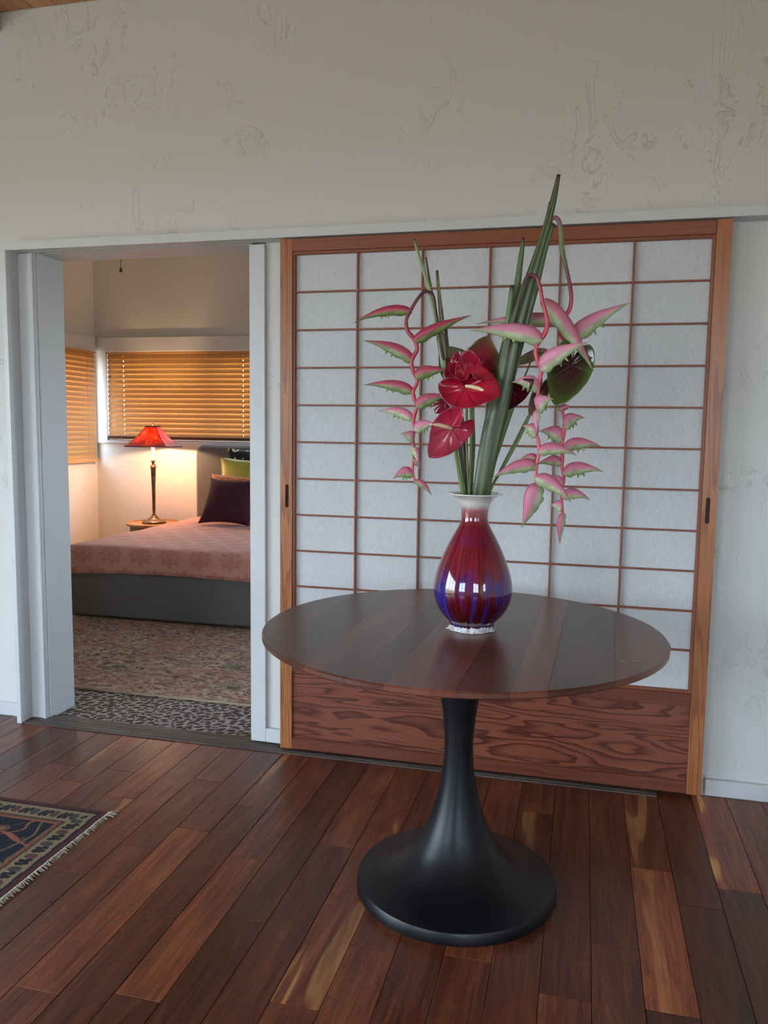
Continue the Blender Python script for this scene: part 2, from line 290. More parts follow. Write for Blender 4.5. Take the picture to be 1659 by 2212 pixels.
# ------------------------------------------------------------------ mesh helpers
class MB:
    def __init__(s): s.v = []; s.f = []; s.c = []
    def add(s, vs, fs, cs=None):
        b = len(s.v); s.v += [Vector(x) for x in vs]; s.f += [tuple(i + b for i in f) for f in fs]
        s.c += cs if cs else [(1, 1, 1)] * len(vs); return s
    def box(s, x0, x1, y0, y1, z0, z1, ch=0.0):
        if ch <= 0:
            vs = [(x, y, z) for z in (z0, z1) for y in (y0, y1) for x in (x0, x1)]
            return s.add(vs, [(0, 2, 3, 1), (4, 5, 7, 6), (0, 1, 5, 4), (2, 6, 7, 3), (0, 4, 6, 2), (1, 3, 7, 5)])
        vs = []; idx = {}
        for i, (x, dx) in enumerate(((x0, ch), (x1, -ch))):
            for j, (y, dy) in enumerate(((y0, ch), (y1, -ch))):
                for k, (z, dz) in enumerate(((z0, ch), (z1, -ch))):
                    idx[i, j, k] = len(vs); vs += [(x, y + dy, z + dz), (x + dx, y, z + dz), (x + dx, y + dy, z)]
        g = lambda i, j, k, a: idx[i, j, k] + a
        F = []
        for i in (0, 1): F.append([g(i, 0, 0, 0), g(i, 1, 0, 0), g(i, 1, 1, 0), g(i, 0, 1, 0)][::(1 if i else -1)])
        for j in (0, 1): F.append([g(0, j, 0, 1), g(1, j, 0, 1), g(1, j, 1, 1), g(0, j, 1, 1)][::(-1 if j else 1)])
        for k in (0, 1): F.append([g(0, 0, k, 2), g(1, 0, k, 2), g(1, 1, k, 2), g(0, 1, k, 2)][::(1 if k else -1)])
        for j in (0, 1):
            for k in (0, 1): F.append([g(0, j, k, 1), g(1, j, k, 1), g(1, j, k, 2), g(0, j, k, 2)])
        for i in (0, 1):
            for k in (0, 1): F.append([g(i, 0, k, 0), g(i, 1, k, 0), g(i, 1, k, 2), g(i, 0, k, 2)])
            for j in (0, 1): F.append([g(i, j, 0, 0), g(i, j, 1, 0), g(i, j, 1, 1), g(i, j, 0, 1)])
        for i in (0, 1):
            for j in (0, 1):
                for k in (0, 1): F.append([g(i, j, k, 0), g(i, j, k, 1), g(i, j, k, 2)])
        return s.add(vs, F)
    def lathe(s, prof, c=(0, 0, 0), seg=48, close=False):
        vs = []; n = len(prof)
        for r, z in prof:
            for k in range(seg):
                a = 2 * pi * k / seg; vs.append((c[0] + r * cos(a), c[1] + r * sin(a), c[2] + z))
        fs = [(i * seg + k, i * seg + (k + 1) % seg, (i + 1) * seg + (k + 1) % seg, (i + 1) * seg + k) for i in range(n - 1) for k in range(seg)]
        if close: fs += [tuple(range(seg))[::-1], tuple((n - 1) * seg + k for k in range(seg))]
        return s.add(vs, fs)
    def tube(s, pts, rads, seg=10, flat=1.0, cols=None, colf=None, up=Vector((0, 1, 0))):
        pts = [Vector(p) for p in pts]; n = len(pts); vs = []; cs = []
        for i, p in enumerate(pts):
            t = (pts[min(i + 1, n - 1)] - pts[max(i - 1, 0)]).normalized()
            a = t.cross(up)
            if a.length < 1e-4: a = t.cross(Vector((1, 0, 0)))
            a.normalize(); b = a.cross(t).normalized(); r = rads[i] if isinstance(rads, (list, tuple)) else rads
            for k in range(seg):
                w = 2 * pi * k / seg; vs.append(p + a * (r * cos(w)) + b * (r * flat * sin(w)))
                cs.append(colf(i / (n - 1), w) if colf else (cols[i] if cols else (1, 1, 1)))
        fs = [(i * seg + k, i * seg + (k + 1) % seg, (i + 1) * seg + (k + 1) % seg, (i + 1) * seg + k) for i in range(n - 1) for k in range(seg)]
        fs += [tuple(range(seg))[::-1], tuple((n - 1) * seg + k for k in range(seg))]
        return s.add(vs, fs, cs)
OFF = {}
def root(name, loc, label=None, cat=None, group=None, kind=None):
    o = bpy.data.objects.new(name, None); COL.objects.link(o); o.location = loc; o.empty_display_size = .05
    OFF[o.name] = Vector(loc); props(o, label, cat, group, kind); return o
def props(o, label=None, cat=None, group=None, kind=None):
    for k, v in (('label', label), ('category', cat), ('group', group), ('kind', kind)):
        if v: o[k] = v
def mk(name, mb, mt, parent=None, smooth=False, colors=False, org=None, angle=None, solid=None, sub=0, **pr):
    """vertices of mb are world coordinates; the object sits at its parent's base (or at org)"""
    po = OFF[parent.name] if parent else Vector((0, 0, 0))
    o_ = Vector(org) if org is not None else (po if parent else Vector((0, 0, 0)))
    me = bpy.data.meshes.new(name); me.from_pydata([tuple(v - o_) for v in mb.v], [], mb.f); me.update()
    if colors:
        ca = me.color_attributes.new('Col', 'FLOAT_COLOR', 'POINT')
        ca.data.foreach_set('color', [x for c in mb.c for x in (*c[:3], 1.0)])
    me.materials.append(mt)
    if smooth: me.polygons.foreach_set('use_smooth', [True] * len(me.polygons))
    o = bpy.data.objects.new(name, me); COL.objects.link(o)
    if parent: o.parent = parent
    o.location = o_ - po if parent else o_
    OFF[o.name] = o_
    if smooth and angle:
        md = o.modifiers.new('s', 'EDGE_SPLIT'); md.split_angle = radians(angle)
    if solid:
        md = o.modifiers.new('t', 'SOLIDIFY'); md.thickness = solid; md.offset = 0
    if sub:
        md = o.modifiers.new('u', 'SUBSURF'); md.levels = sub; md.render_levels = sub
    props(o, **pr); return o
def box(name, x0, x1, y0, y1, z0, z1, mt, parent=None, ch=0.0, **pr):
    c = ((x0 + x1) / 2, (y0 + y1) / 2, (z0 + z1) / 2)
    return mk(name, MB().box(x0, x1, y0, y1, z0, z1, ch), mt, parent, org=c, **pr)
def clone(o, parent, loc, **pr):
    c = o.copy(); COL.objects.link(c); c.parent = parent; c.location = loc; props(c, **pr); return c
STR = dict(kind='structure')

# ------------------------------------------------------------------ floor of the living room
rnd = random.Random(5)
fl = mk('floor', MB().box(RXL, RXR, RYB, .055, -.08, -.009), M['groove'], None, org=(0, 0, -.08), **STR)
PW, PX0 = .1222, 1.733
known = {15: [-.338, -.835], 14: [-.69, -1.487], 13: [-.492, -1.144], 12: [-.81, -1.448], 17: [-.55], 16: [-1.022], 8: [-1.132], 6: [-1.106],
         4: [-1.185], 2: [-.542, -1.176], 0: [-.598], 1: [-.712], 3: [-.957], 11: [-1.102]}
tones = {(2, 1): (2.1, .25), (0, 0): (2.2, 1.0), (1, 0): (.85, 0), (6, 1): (1.1, .6), (4, 0): (.9, 0), (3, 0): (.9, 0), (3, 1): (1.0, 0), (12, 1): (1.5, 0), (11, 0): (.75, 0),
         (15, 0): (1.0, 0), (14, 2): (1.1, 0), (1, 1): (.7, 0), (0, 1): (.72, 0), (11, 1): (.62, 0), (13, 1): (.8, 0), (14, 1): (1.5, 0), (10, 0): (1.4, 0)}
nplank = 0; rest = MB()
for k in range(-8, 33):
    x1 = PX0 - PW * k; x0 = x1 - PW
    ys = [.04] + list(known.get(k, []))
    if len(ys) == 1: ys.append(-rnd.uniform(.25, 1.0))
    while ys[-1] > -3.4: ys.append(ys[-1] - rnd.choice((.45, .6, .75, .9, 1.05)) * rnd.uniform(.9, 1.1))
    for i in range(len(ys) - 1):
        y1, y0 = ys[i], ys[i + 1]
        o = None
        vis = (k <= 24 and k >= -6 and y1 > -2.6)
        if not vis: rest.box(x0 + .0007, x1 - .0007, y0 + .0007, y1 - .0007, -.009, 0, .0012); continue
        dz = rnd.uniform(-.0006, 0.0)
        mb = MB().box(x0 + .0006, x1 - .0006, y0 + .0006, y1 - .0006, -.012, dz, .0013)
        o = mk('plank', mb, M['floor'], fl, org=((x0 + x1) / 2, (y0 + y1) / 2, -.012))
        t, g = tones.get((k, i), (rnd.choice((.65, .8, .95, 1.1, 1.35)), rnd.choice((0, 0, 0, .8))))
        o.color = (t, g, rnd.random(), 1); nplank += 1
rest.box(RXL, PX0 - PW * 33, RYB, .04, -.009, 0); rest.box(PX0 + PW * 8, RXR, RYB, .04, -.009, 0); rest.box(PX0 - PW * 33, PX0 + PW * 8, RYB, -4.5, -.009, -.0002)
o = mk('far_planks', rest, M['floor'], fl, kind='stuff'); o.color = (.9, .2, .4, 1)

# ------------------------------------------------------------------ living room shell
WY0, WY1 = .055, .24
wb = MB()
wb.box(-3.5, -1.150, WY0, WY1, -.08, 2.08); wb.box(-.085, 3.8, WY0 + .008, WY1, -.08, 2.08)
wb.box(-3.5, 3.8, WY0, WY1, 2.08, 3.3)
mk('wall_front', wb, M['plaster'], None, **STR)
def wall_with_hole(name, axis, c0, c1, a0, a1, holes, mt, z1=3.3, z0=-.08):
    """a wall slab between c0..c1 on its thin axis, spanning a0..a1, with rectangular holes (a0,a1,z0,z1)"""
    mb = MB(); B = (lambda p, q_, r_, s_: mb.box(c0, c1, p, q_, r_, s_)) if axis == 'x' else (lambda p, q_, r_, s_: mb.box(p, q_, c0, c1, r_, s_))
    cur = a0
    for (h0, h1, hz0, hz1) in sorted(holes):
        B(cur, h0, z0, z1); B(h0, h1, z0, hz0); B(h0, h1, hz1, z1); cur = h1
    B(cur, a1, z0, z1)
    return mk(name, mb, mt, None, **STR)
wall_with_hole('wall_left', 'x', RXL - .18, RXL, RYB - .18, WY0, [WIN_L], M['plaster'])
wall_with_hole('wall_right', 'x', RXR, RXR + .18, RYB - .18, WY0, [WIN_R], M['plaster'])
wall_with_hole('wall_behind_camera', 'y', RYB - .18, RYB, RXL, RXR, [WIN_B1, WIN_B2], M['plaster'])
ce = box('ceiling', RXL, RXR, RYB, WY0, RZC + .02, RZC + .1, M['white'], None, **STR)
bp = None; x = RXL
while x < RXR - .1:
    if bp is None: bp = box('ceiling_board', x + .001, x + .109, RYB + .01, WY0 - .002, RZC, RZC + .02, M['pine'], ce, .003); px0 = x
    else: clone(bp, ce, (bp.location.x + x - px0, bp.location.y, bp.location.z))
    x += .11
box('trim_1', -1.43, -1.272, RYB + .02, WY0 - .002, RZC - .075, RZC - .001, M['white'], None, .004, **STR)
def window(name, axis, c, a0, a1, z0, z1, nm=2, nr=0, t=.05, mt='white'):
    r_ = root(name, (c, mid(a0, a1), z0) if axis == 'x' else (mid(a0, a1), c, z0), kind='structure')
    def B(nm_, p, q_, r0, s0, d=.03, mt_=mt):
        return box(nm_, c - d, c + d, p, q_, r0, s0, M[mt_], r_) if axis == 'x' else box(nm_, p, q_, c - d, c + d, r0, s0, M[mt_], r_)
    B('frame', a0, a0 + t, z0, z1); B('frame', a1 - t, a1, z0, z1); B('frame', a0 + t, a1 - t, z0, z0 + t); B('frame', a0 + t, a1 - t, z1 - t, z1)
    for i in range(1, nm):
        p = a0 + (a1 - a0) * i / nm; B('mullion', p - .03, p + .03, z0 + t, z1 - t, .025)
    for i in range(1, nr + 1):
        z = z0 + (z1 - z0) * i / (nr + 1); B('mullion', a0 + t, a1 - t, z - .015, z + .015, .02)
    B('pane', a0 + t, a1 - t, z0 + t, z1 - t, .003, 'glass')
    return r_
window('window_1', 'x', RXL - .08, *WIN_L, nm=3)
window('window_2', 'x', RXR + .08, *WIN_R, nm=2, nr=1)
window('window_3', 'y', RYB - .08, *WIN_B1, nm=2, nr=1)
window('window_4', 'y', RYB - .08, *WIN_B2, nm=2, nr=1)

# trims of the wide opening
hd = MB(); hd.box(-1.247, 3.2, -.015, .010, 2.069, 2.103); hd.box(-1.224, 3.2, .010, .022, 2.075, 2.10); hd.box(-1.224, 3.2, .022, .030, 2.069, 2.10)
hd.box(-1.224, 3.2, .030, .044, 2.075, 2.10); hd.box(-1.224, 3.2, .044, WY0, 2.069, 2.10)
mk('trim_2', hd, M['white'], None, **STR)
box('trim_3', -1.247, -1.224, -.030, WY0, 0.0, 2.069, M['white'], None, .0015, **STR)                     # left outer casing
lj = MB(); lj.box(-1.223, -1.158, .044, WY0 + .03, 0, 2.064); lj.box(-1.158, -1.149, .050, .10, 0, 2.07); lj.lathe([(.006, 0), (.006, 2.066)], (-1.156, .046, 0), 12, True)
mk('trim_4', lj, M['white'], None, **STR)                                                               # inner face and round bead
box('trim_5', -1.150, -1.1415, .068, WY1 + .002, 0.0, 2.079, M['white'], None, **STR)                     # deep jamb board
box('trim_6', -1.141, -.152, .085, WY1 + .002, 2.070, 2.0795, M['white'], None, **STR)                     # head board
box('trim_7', -.150, -.083, .045, WY1 + .002, 0.012, 2.062, M['white'], None, .002, **STR)                  # post on the right
for i, z in enumerate((1.99,)):
    pass
box('baseboard_left', RXL, -1.248, .040, WY0, 0, .062, M['white'], None, .003, **STR)
box('baseboard_middle', -.082, .02, .0425, .0630, .012, .072, M['white'], None, .002, **STR)
box('baseboard_right', 1.66, RXR, .040, .063, 0, .062, M['white'], None, .003, **STR)
# threshold with grooves
th = root('threshold', (.1, -.02, 0), kind='structure')
tm = MB(); 
for (a_, b_, zt) in ((-.022, -.012, .005), (-.012, -.006, .002), (-.006, .012, .006), (.012, .02, .002), (.02, .036, .006), (.036, .044, .002), (.044, .070, .006)):
    tm.box(-1.224, 1.488 if b_ <= .012 else -.02, a_, b_, .0, zt)
tm.box(-1.15, -.15, .070, .088, 0, .008)
mk('track', tm, M['track'], th)

# ------------------------------------------------------------------ sliding shoji
SH = root('sliding_shoji_door', (.82, .017, .0155), 'wide sliding panel of white paper and reddish fir lattice behind the round table', 'shoji door')
SW, SZ0, SZ1 = 1.6407, .0155, 2.0655
SLW = .050
for (a_, b_, hx) in ((0, SLW, .029), (SW - SLW, SW, 1.611)):
    mb = MB(); y0, y1 = 0.0, .033; hz0, hz1 = 1.018, 1.112; hw = .0075
    mb.box(a_, hx - hw, y0, y1, SZ0, SZ1); mb.box(hx + hw, b_, y0, y1, SZ0, SZ1); mb.box(hx - hw, hx + hw, y0, y1, SZ0, hz0); mb.box(hx - hw, hx + hw, y0, y1, hz1, SZ1)
    # rounded ends of the slot
    for zc, sg in ((hz0, 1), (hz1, -1)):
        for s2 in (-1, 1):
            vs = [(hx + s2 * hw, y0, zc), (hx + s2 * hw, y0, zc + sg * hw)] + [(hx + s2 * hw * sin(w), y0, zc + sg * hw * (1 - cos(w))) for w in (radians(75), radians(50), radians(25), 0)]
            vs2 = [(v[0], y0 + .012, v[2]) for v in vs]; n_ = len(vs)
            mb.add(vs + vs2, [tuple(range(n_)), tuple(range(2 * n_ - 1, n_ - 1, -1))] + [(i, (i + 1) % n_, n_ + (i + 1) % n_, n_ + i) for i in range(n_)])
    st_ = mk('stile', mb, M['fir_stile'], SH, org=((a_ + b_) / 2, .017, 1.0))
    box('finger_pull', hx - hw, hx + hw, .012, .016, hz0, hz1, M['slot'], st_, label='recessed dark finger pull')
ZT, ZB = 2.006, .403       # glazed area
def rail(name, z0, z1, mt='fir_rail', y0=.001, y1=.031, x0=SLW, x1=SW - SLW, ch=.0015): return box(name, x0, x1, y0, y1, z0, z1, M[mt], SH, ch)
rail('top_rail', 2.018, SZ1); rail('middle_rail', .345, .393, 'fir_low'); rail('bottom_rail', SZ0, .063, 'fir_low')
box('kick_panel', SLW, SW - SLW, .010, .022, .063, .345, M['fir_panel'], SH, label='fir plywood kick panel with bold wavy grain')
# inner frame (tsukeko)
for (x0, x1, z0, z1, mt) in ((SLW, .060, .393, 2.018, 'fir_bar_v'), (1.5805, SW - SLW, .393, 2.018, 'fir_bar_v'), (.060, 1.5805, ZT, 2.018, 'fir_bar_h'), (.060, 1.5805, .393, ZB, 'fir_bar_h')):
    box('inner_frame', x0, x1, .006, .026, z0, z1, M[mt], SH, .001)
gx0, gdx, gz, gdz = .0578, .25318, 2.01073, .14596
colx = [.060] + [gx0 + gdx * i for i in range(1, 6)] + [1.5805]
rowz = [ZT] + [gz - gdz * j for j in range(1, 11)] + [ZB]
hb = .0033
vb = None
for i in range(1, 6):
    if vb is None: vb = box('upright_bar', colx[i] - hb, colx[i] + hb, .008, .022, ZB, ZT, M['fir_bar_v'], SH, .0006)
    else: clone(vb, SH, (colx[i] - SH.location.x, vb.location.y, vb.location.z))
lb = None
for j in range(1, 11):
    if lb is None: lb = box('level_bar', .060, 1.5805, .0092, .0208, rowz[j] - hb, rowz[j] + hb, M['fir_bar_h'], SH, .0006)
    else: clone(lb, SH, (lb.location.x, lb.location.y, rowz[j] - SH.location.z))
for i in range(6):
    for j in range(11):
        mb = MB().box(colx[i], colx[i + 1], .0225, .0230, rowz[j + 1], rowz[j])
        mk('paper_pane', mb, M['paper'], SH, org=(mid(colx[i], colx[i + 1]), .0228, mid(rowz[j], rowz[j + 1])))

# ------------------------------------------------------------------ round table
TX, TY, TZ, TR = .857, -.779, .7746, .566
TB = root('pedestal_table', (TX, TY, 0), 'round wooden pedestal table on a black trumpet base, carrying the vase', 'table')
seams = [-TR, -.44, -.295, -.152, -.075, .085, .200, .277, .421, TR]
rotb = radians(1.6); tcol = [.74, .62, 1.05, .68, 1.25, .85, 1.3, .58, 1.08]
tedge = [1.15, .9, 1.35, 1.2, .8, 1.3, .6, 1.1, .8]
for i in range(len(seams) - 1):
    a_, b_ = seams[i] + .0002, seams[i + 1] - .0002
    prof = []; n_ = 14
    for R2, z in ((TR - .0035, TZ), (TR, TZ - .0035), (TR, TZ - .0135), (TR - .004, TZ - .017)):
        ring = []
        for s_ in (1, -1):
            for k in range(n_ + 1):
                xx = a_ + (b_ - a_) * (k / n_ if s_ == 1 else 1 - k / n_); xx = max(-R2, min(R2, xx))
                ring.append((xx, s_ * math.sqrt(max(R2 * R2 - xx * xx, 0)), z))
        prof.append(ring)
    mb = MB(); N_ = len(prof[0]); vs = []
    for ring in prof:
        for (xx, yy, z) in ring: vs.append((TX + xx * cos(rotb) + yy * sin(rotb), TY - xx * sin(rotb) + yy * cos(rotb), z))
    fs = [(r_ * N_ + k, (r_ + 1) * N_ + k, (r_ + 1) * N_ + (k + 1) % N_, r_ * N_ + (k + 1) % N_) for r_ in range(3) for k in range(N_)]
    fs += [tuple(range(N_))[::-1], tuple(range(3 * N_, 4 * N_))]; mb.add(vs, fs)
    o = mk('tabletop_board', mb, M['table'], TB); o.color = (tcol[i],) * 3 + (1,)
def edge_mark(x0, y0, x1, y1, z0, z1, w_, mt, nm, lb):
    d = Vector((x1 - x0, y1 - y0, 0)).normalized(); n_ = Vector((-d.y, d.x, 0)) * w_ / 2; A, B = Vector((x0, y0, 0)), Vector((x1, y1, 0))
    vs = [p_ + Vector((0, 0, z)) for z in (z0, z1) for p_ in (A - n_, B - n_, A + n_, B + n_)]
    return mk(nm, MB().add(vs, [(0, 2, 3, 1), (4, 5, 7, 6), (0, 1, 5, 4), (2, 6, 7, 3), (0, 4, 6, 2), (1, 3, 7, 5)]), mt, TB, label=lb)
edge_mark(1.282, -.992, 1.296, -.991, TZ - .003, TZ + .0004, .0022, M['fringe'], 'inlay', 'pale short scratch in the tabletop')  # short pale inlay dashes set into the tabletop
edge_mark(1.316, -.983, 1.332, -.981, TZ - .003, TZ + .0004, .0022, M['fringe'], 'inlay', 'pale short scratch in the tabletop')
ca = math.atan2(-1.305 - TY, .668 - TX)
edge_mark(TX + (TR - .012) * cos(ca), TY + (TR - .012) * sin(ca), TX + (TR + .0003) * cos(ca), TY + (TR + .0003) * sin(ca), TZ - .0155, TZ - .0008, .0016, M['slot'], 'crack', 'dark crack in the table edge')
base = [(.0, .0), (.293, .0), (.2932, .012), (.290, .026), (.287, .0317), (.270, .0345), (.235, .044), (.200, .058), (.165, .081), (.130, .116), (.105, .155), (.088, .190), (.074, .229), (.062, .270), (.053, .310), (.0465, .350), (.043, .390), (.0420, .425), (.0435, .47), (.0485, .52), (.0575, .575), (.072, .64), (.092, .70), (.120, .745), (.135, .7574), (0, .7574)]
def smoothp(pr, n=4):
    out = []
    for i in range(len(pr) - 1):
        p0, p1, p2, p3 = pr[max(i - 1, 0)], pr[i], pr[i + 1], pr[min(i + 2, len(pr) - 1)]
        for k in range(n):
            t = k / n
            out.append(tuple(.5 * (2 * p1[j] + (p2[j] - p0[j]) * t + (2 * p0[j] - 5 * p1[j] + 4 * p2[j] - p3[j]) * t * t + (3 * p1[j] - p0[j] - 3 * p2[j] + p3[j]) * t ** 3) for j in range(len(p1))))
    out.append(tuple(pr[-1])); return out
pf = base[:5] + smoothp(base[5:-1], 3) + [base[-1]]
mk('pedestal', MB().lathe([(max(r, .0001), z) for r, z in pf], (TX, TY, 0), 96), M['iron'], TB, smooth=True, angle=35)

# ------------------------------------------------------------------ vase
VX, VY, VZ = .886, -.779, TZ
VA = root('pear_shaped_vase', (VX, VY, VZ), 'pear-shaped vase glazed crimson and violet with a flared white rim, on the round table', 'vase')
op = [(.0001, .004), (.052, .004), (.061, .008), (.0615, .018), (.066, .024), (.085, .043), (.101, .068), (.1095, .095), (.1118, .122), (.106, .155), (.095, .190), (.080, .227), (.0615, .264), (.0475, .289), (.0392, .307), (.0370, .325), (.0385, .345), (.0425, .358), (.050, .370), (.063, .3795), (.0755, .3845), (.0775, .3865)]
ip = [(.0765, .3885), (.062, .3850), (.048, .3770), (.040, .362), (.034, .34), (.033, .32), (.043, .29), (.06, .25), (.08, .19), (.08, .1), (.03, .05), (.0001, .045)]
mk('body', MB().lathe(smoothp(op, 3) + ip, (VX, VY, VZ), 96), M['glaze'], VA, smooth=True)
rr = random.Random(3); mb = MB(); seg = 96; vs = []
rz = [rr.random() for _ in range(seg)]
rz = [(rz[k] + rz[(k + 1) % seg] * .6 + rz[k - 1] * .6) / 2.2 for k in range(seg)]
for ri, (r, z, am) in enumerate(((.058, .0005, 0), (.070, .0003, .010), (.0725, .0025, .010), (.068, .005, .006), (.0625, .008, .0), (.0625, .010, 0))):
    for k in range(seg):
        a_ = 2 * pi * k / seg; spike = (max(0, sin(a_ * 9 + 2 * sin(a_ * 4))) ** 3) * .7 + rz[k] * .7
        r2 = r - .006 * (ri in (1, 2, 3)) + am * (spike - .35); zz = z + (.010 * rz[(k * 3) % seg] if ri == 5 else 0)
        vs.append((VX + r2 * cos(a_), VY + r2 * sin(a_), VZ + zz))
mb.add(vs, [(i * seg + k, i * seg + (k + 1) % seg, (i + 1) * seg + (k + 1) % seg, (i + 1) * seg + k) for i in range(5) for k in range(seg)])
mk('glaze_drip_foot', mb, M['drip'], VA, smooth=True, label='jagged ring of white crackled glaze around the foot')

# ------------------------------------------------------------------ flowers
def mpp(P): return (P - CAM).dot(FX) / FPX
def lerp(a, b, t): return tuple(a[i] + (b[i] - a[i]) * t for i in range(len(a)))
def cramp(stops, t):
    for (p0, c0), (p1, c1) in zip(stops, stops[1:]):
        if t <= p1: return lerp(c0, c1, max(0, min(1, (t - p0) / (p1 - p0 + 1e-9))))
    return stops[-1][1]
def px(pts, Y):
    """(u, v, width[, depth]) list -> points and radii"""
    P, Rr = [], []
    pp = smoothp([(*p[:3], (p[3] if len(p) > 3 else 0.0)) for p in pts], 4)
    for u, v, w, dy in pp:
        a_ = at(u, v, Y + dy); P.append(a_); Rr.append(max(w, .6) / 2 * mpp(a_))
    return P, Rr
MOUTH = VZ + .3865
def into_vase(P, Rr):
    """carry a stem from the mouth of the vase down inside its neck"""
    c = Vector((VX, VY, MOUTH)); e_ = P[-1].copy()
    off = Vector((e_.x - VX, e_.y - VY, 0)); k = min(1.0, (.030 - min(Rr[-1], .016)) / max(off.length, 1e-6))
    q1 = Vector((VX + off.x * k, VY + off.y * k, VZ + .33)); q2 = q1 + Vector((-off.x * k * .5, -off.y * k * .5, -.15))
    return P + [q1, q2], Rr + [min(Rr[-1], .013)] * 2
G1, G2, G3 = hexc('6a7c4c'), hexc('36482a'), hexc('8fa271'); MRN = hexc('3a2028')
def streak(c1, c2, f=5, tipc=None, ph=0.0):
    def g(t, w):
        k = .5 + .5 * sin(w * f + ph + 3 * sin(t * 4))
        c = lerp(c1, c2, k * k)
        if tipc is not None and t < .08: c = lerp(tipc, c, t / .08)
        return c
    return g
def stalk_thing(name, pts, Y, label, c1=G2, c2=G1, flat=.45, f=5, ph=0.0, seg=16, group=None):
    P, Rr = px(pts, Y); P, Rr = into_vase(P, Rr)
    r_ = root(name, (VX, VY, MOUTH - .1), label, 'plant stalk', group)
    mk('blade', MB().tube(P, Rr, seg, flat, colf=streak(c1, c2, f, hexc('4a3324'), ph)), M['stalk'], r_, smooth=True, colors=True)
    return r_
D2, D3 = hexc('2a3520'), hexc('59693f')
stalk_thing('leaf_stalk', [(1207, 377, 8, .0), (1198, 420, 13), (1186, 470, 16), (1160, 560, 20), (1135, 640, 28), (1108, 730, 42), (1083, 850, 46), (1060, 950, 44), (1040, 1058, 38)], -.803, 'tallest cut green leaf stalk, its tip rising above the lattice', D2, G1, .5, 6)
stalk_thing('leaf_stalk', [(1188, 436, 5), (1180, 480, 9), (1160, 545, 12), (1128, 640, 15), (1100, 740, 17), (1078, 850, 15), (1056, 960, 12), (1044, 1058, 9)], -.757, 'second tallest green leaf stalk, close behind the left edge of the tallest one', D2, D3, .5, 4)
stalk_thing('leaf_stalk', [(1194, 482, 12), (1178, 530, 15), (1156, 620, 17), (1134, 700, 18), (1108, 800, 18), (1078, 930, 14), (1054, 1058, 9)], -.776, 'green leaf stalk cut below the high pink arch, in front of the tallest stalk', hexc('3d5a33'), hexc('6f8d58'), .5, 5)
stalk_thing('leaf_stalk', [(1131, 513, 6), (1126, 550, 11), (1117, 620, 15), (1106, 690, 20), (1090, 760, 20), (1070, 870, 16), (1042, 1000, 10), (1033, 1058, 8)], -.768, 'shorter green leaf stalk with a slanted tip beside the lower pink arch', hexc('405a35'), G1, .5, 5, 2)
stalk_thing('leaf_stalk', [(1106, 616, 9), (1100, 680, 14), (1090, 760, 15), (1074, 850, 14), (1050, 960, 11), (1030, 1058, 8)], -.782, 'shortest green stalk of the right bundle with a blunt top', hexc('4a663c'), hexc('7d9564'), .5, 4, 1)
stalk_thing('leaf_stalk', [(1134, 626, 8), (1124, 690, 12), (1108, 770, 14), (1082, 880, 12), (1052, 1000, 9), (1046, 1058, 8)], -.779, 'pale streaked stalk in the middle of the thick green bundle', hexc('5f7d50'), G3, .5, 5, 1)
stalk_thing('leaf_stalk', [(894, 515, 3), (904, 550, 7), (920, 600, 8), (936, 660, 10), (948, 720, 12), (958, 790, 12), (968, 860, 10), (985, 960, 9), (1000, 1058, 8)], -.785, 'slender pale green stalk leaning furthest left of the left bundle', hexc('76905c'), hexc('a9b587'), .6, 2)
stalk_thing('leaf_stalk', [(920, 555, 3), (926, 595, 5), (934, 640, 6), (944, 710, 8), (956, 790, 9), (972, 880, 8), (1004, 1058, 7)], -.770, 'thin dark brown stalk in the middle of the left bundle', hexc('4a3328'), hexc('6c7a4a'), .6, 2)
stalk_thing('leaf_stalk', [(944, 584, 6), (949, 640, 8), (955, 700, 11), (961, 770, 12), (975, 870, 10), (1006, 1058, 8)], -.762, 'olive stalk with a flat cut top on the right of the left bundle', hexc('4d5a33'), hexc('8a8a5c'), .6, 2, 2)
stalk_thing('leaf_stalk', [(963, 706, 6), (968, 760, 7), (978, 850, 12), (992, 940, 19), (1001, 1000, 20), (1009, 1058, 18)], -.750, 'dark maroon stalk standing lowest in the left bundle', MRN, hexc('5c3a38'), .6, 3)

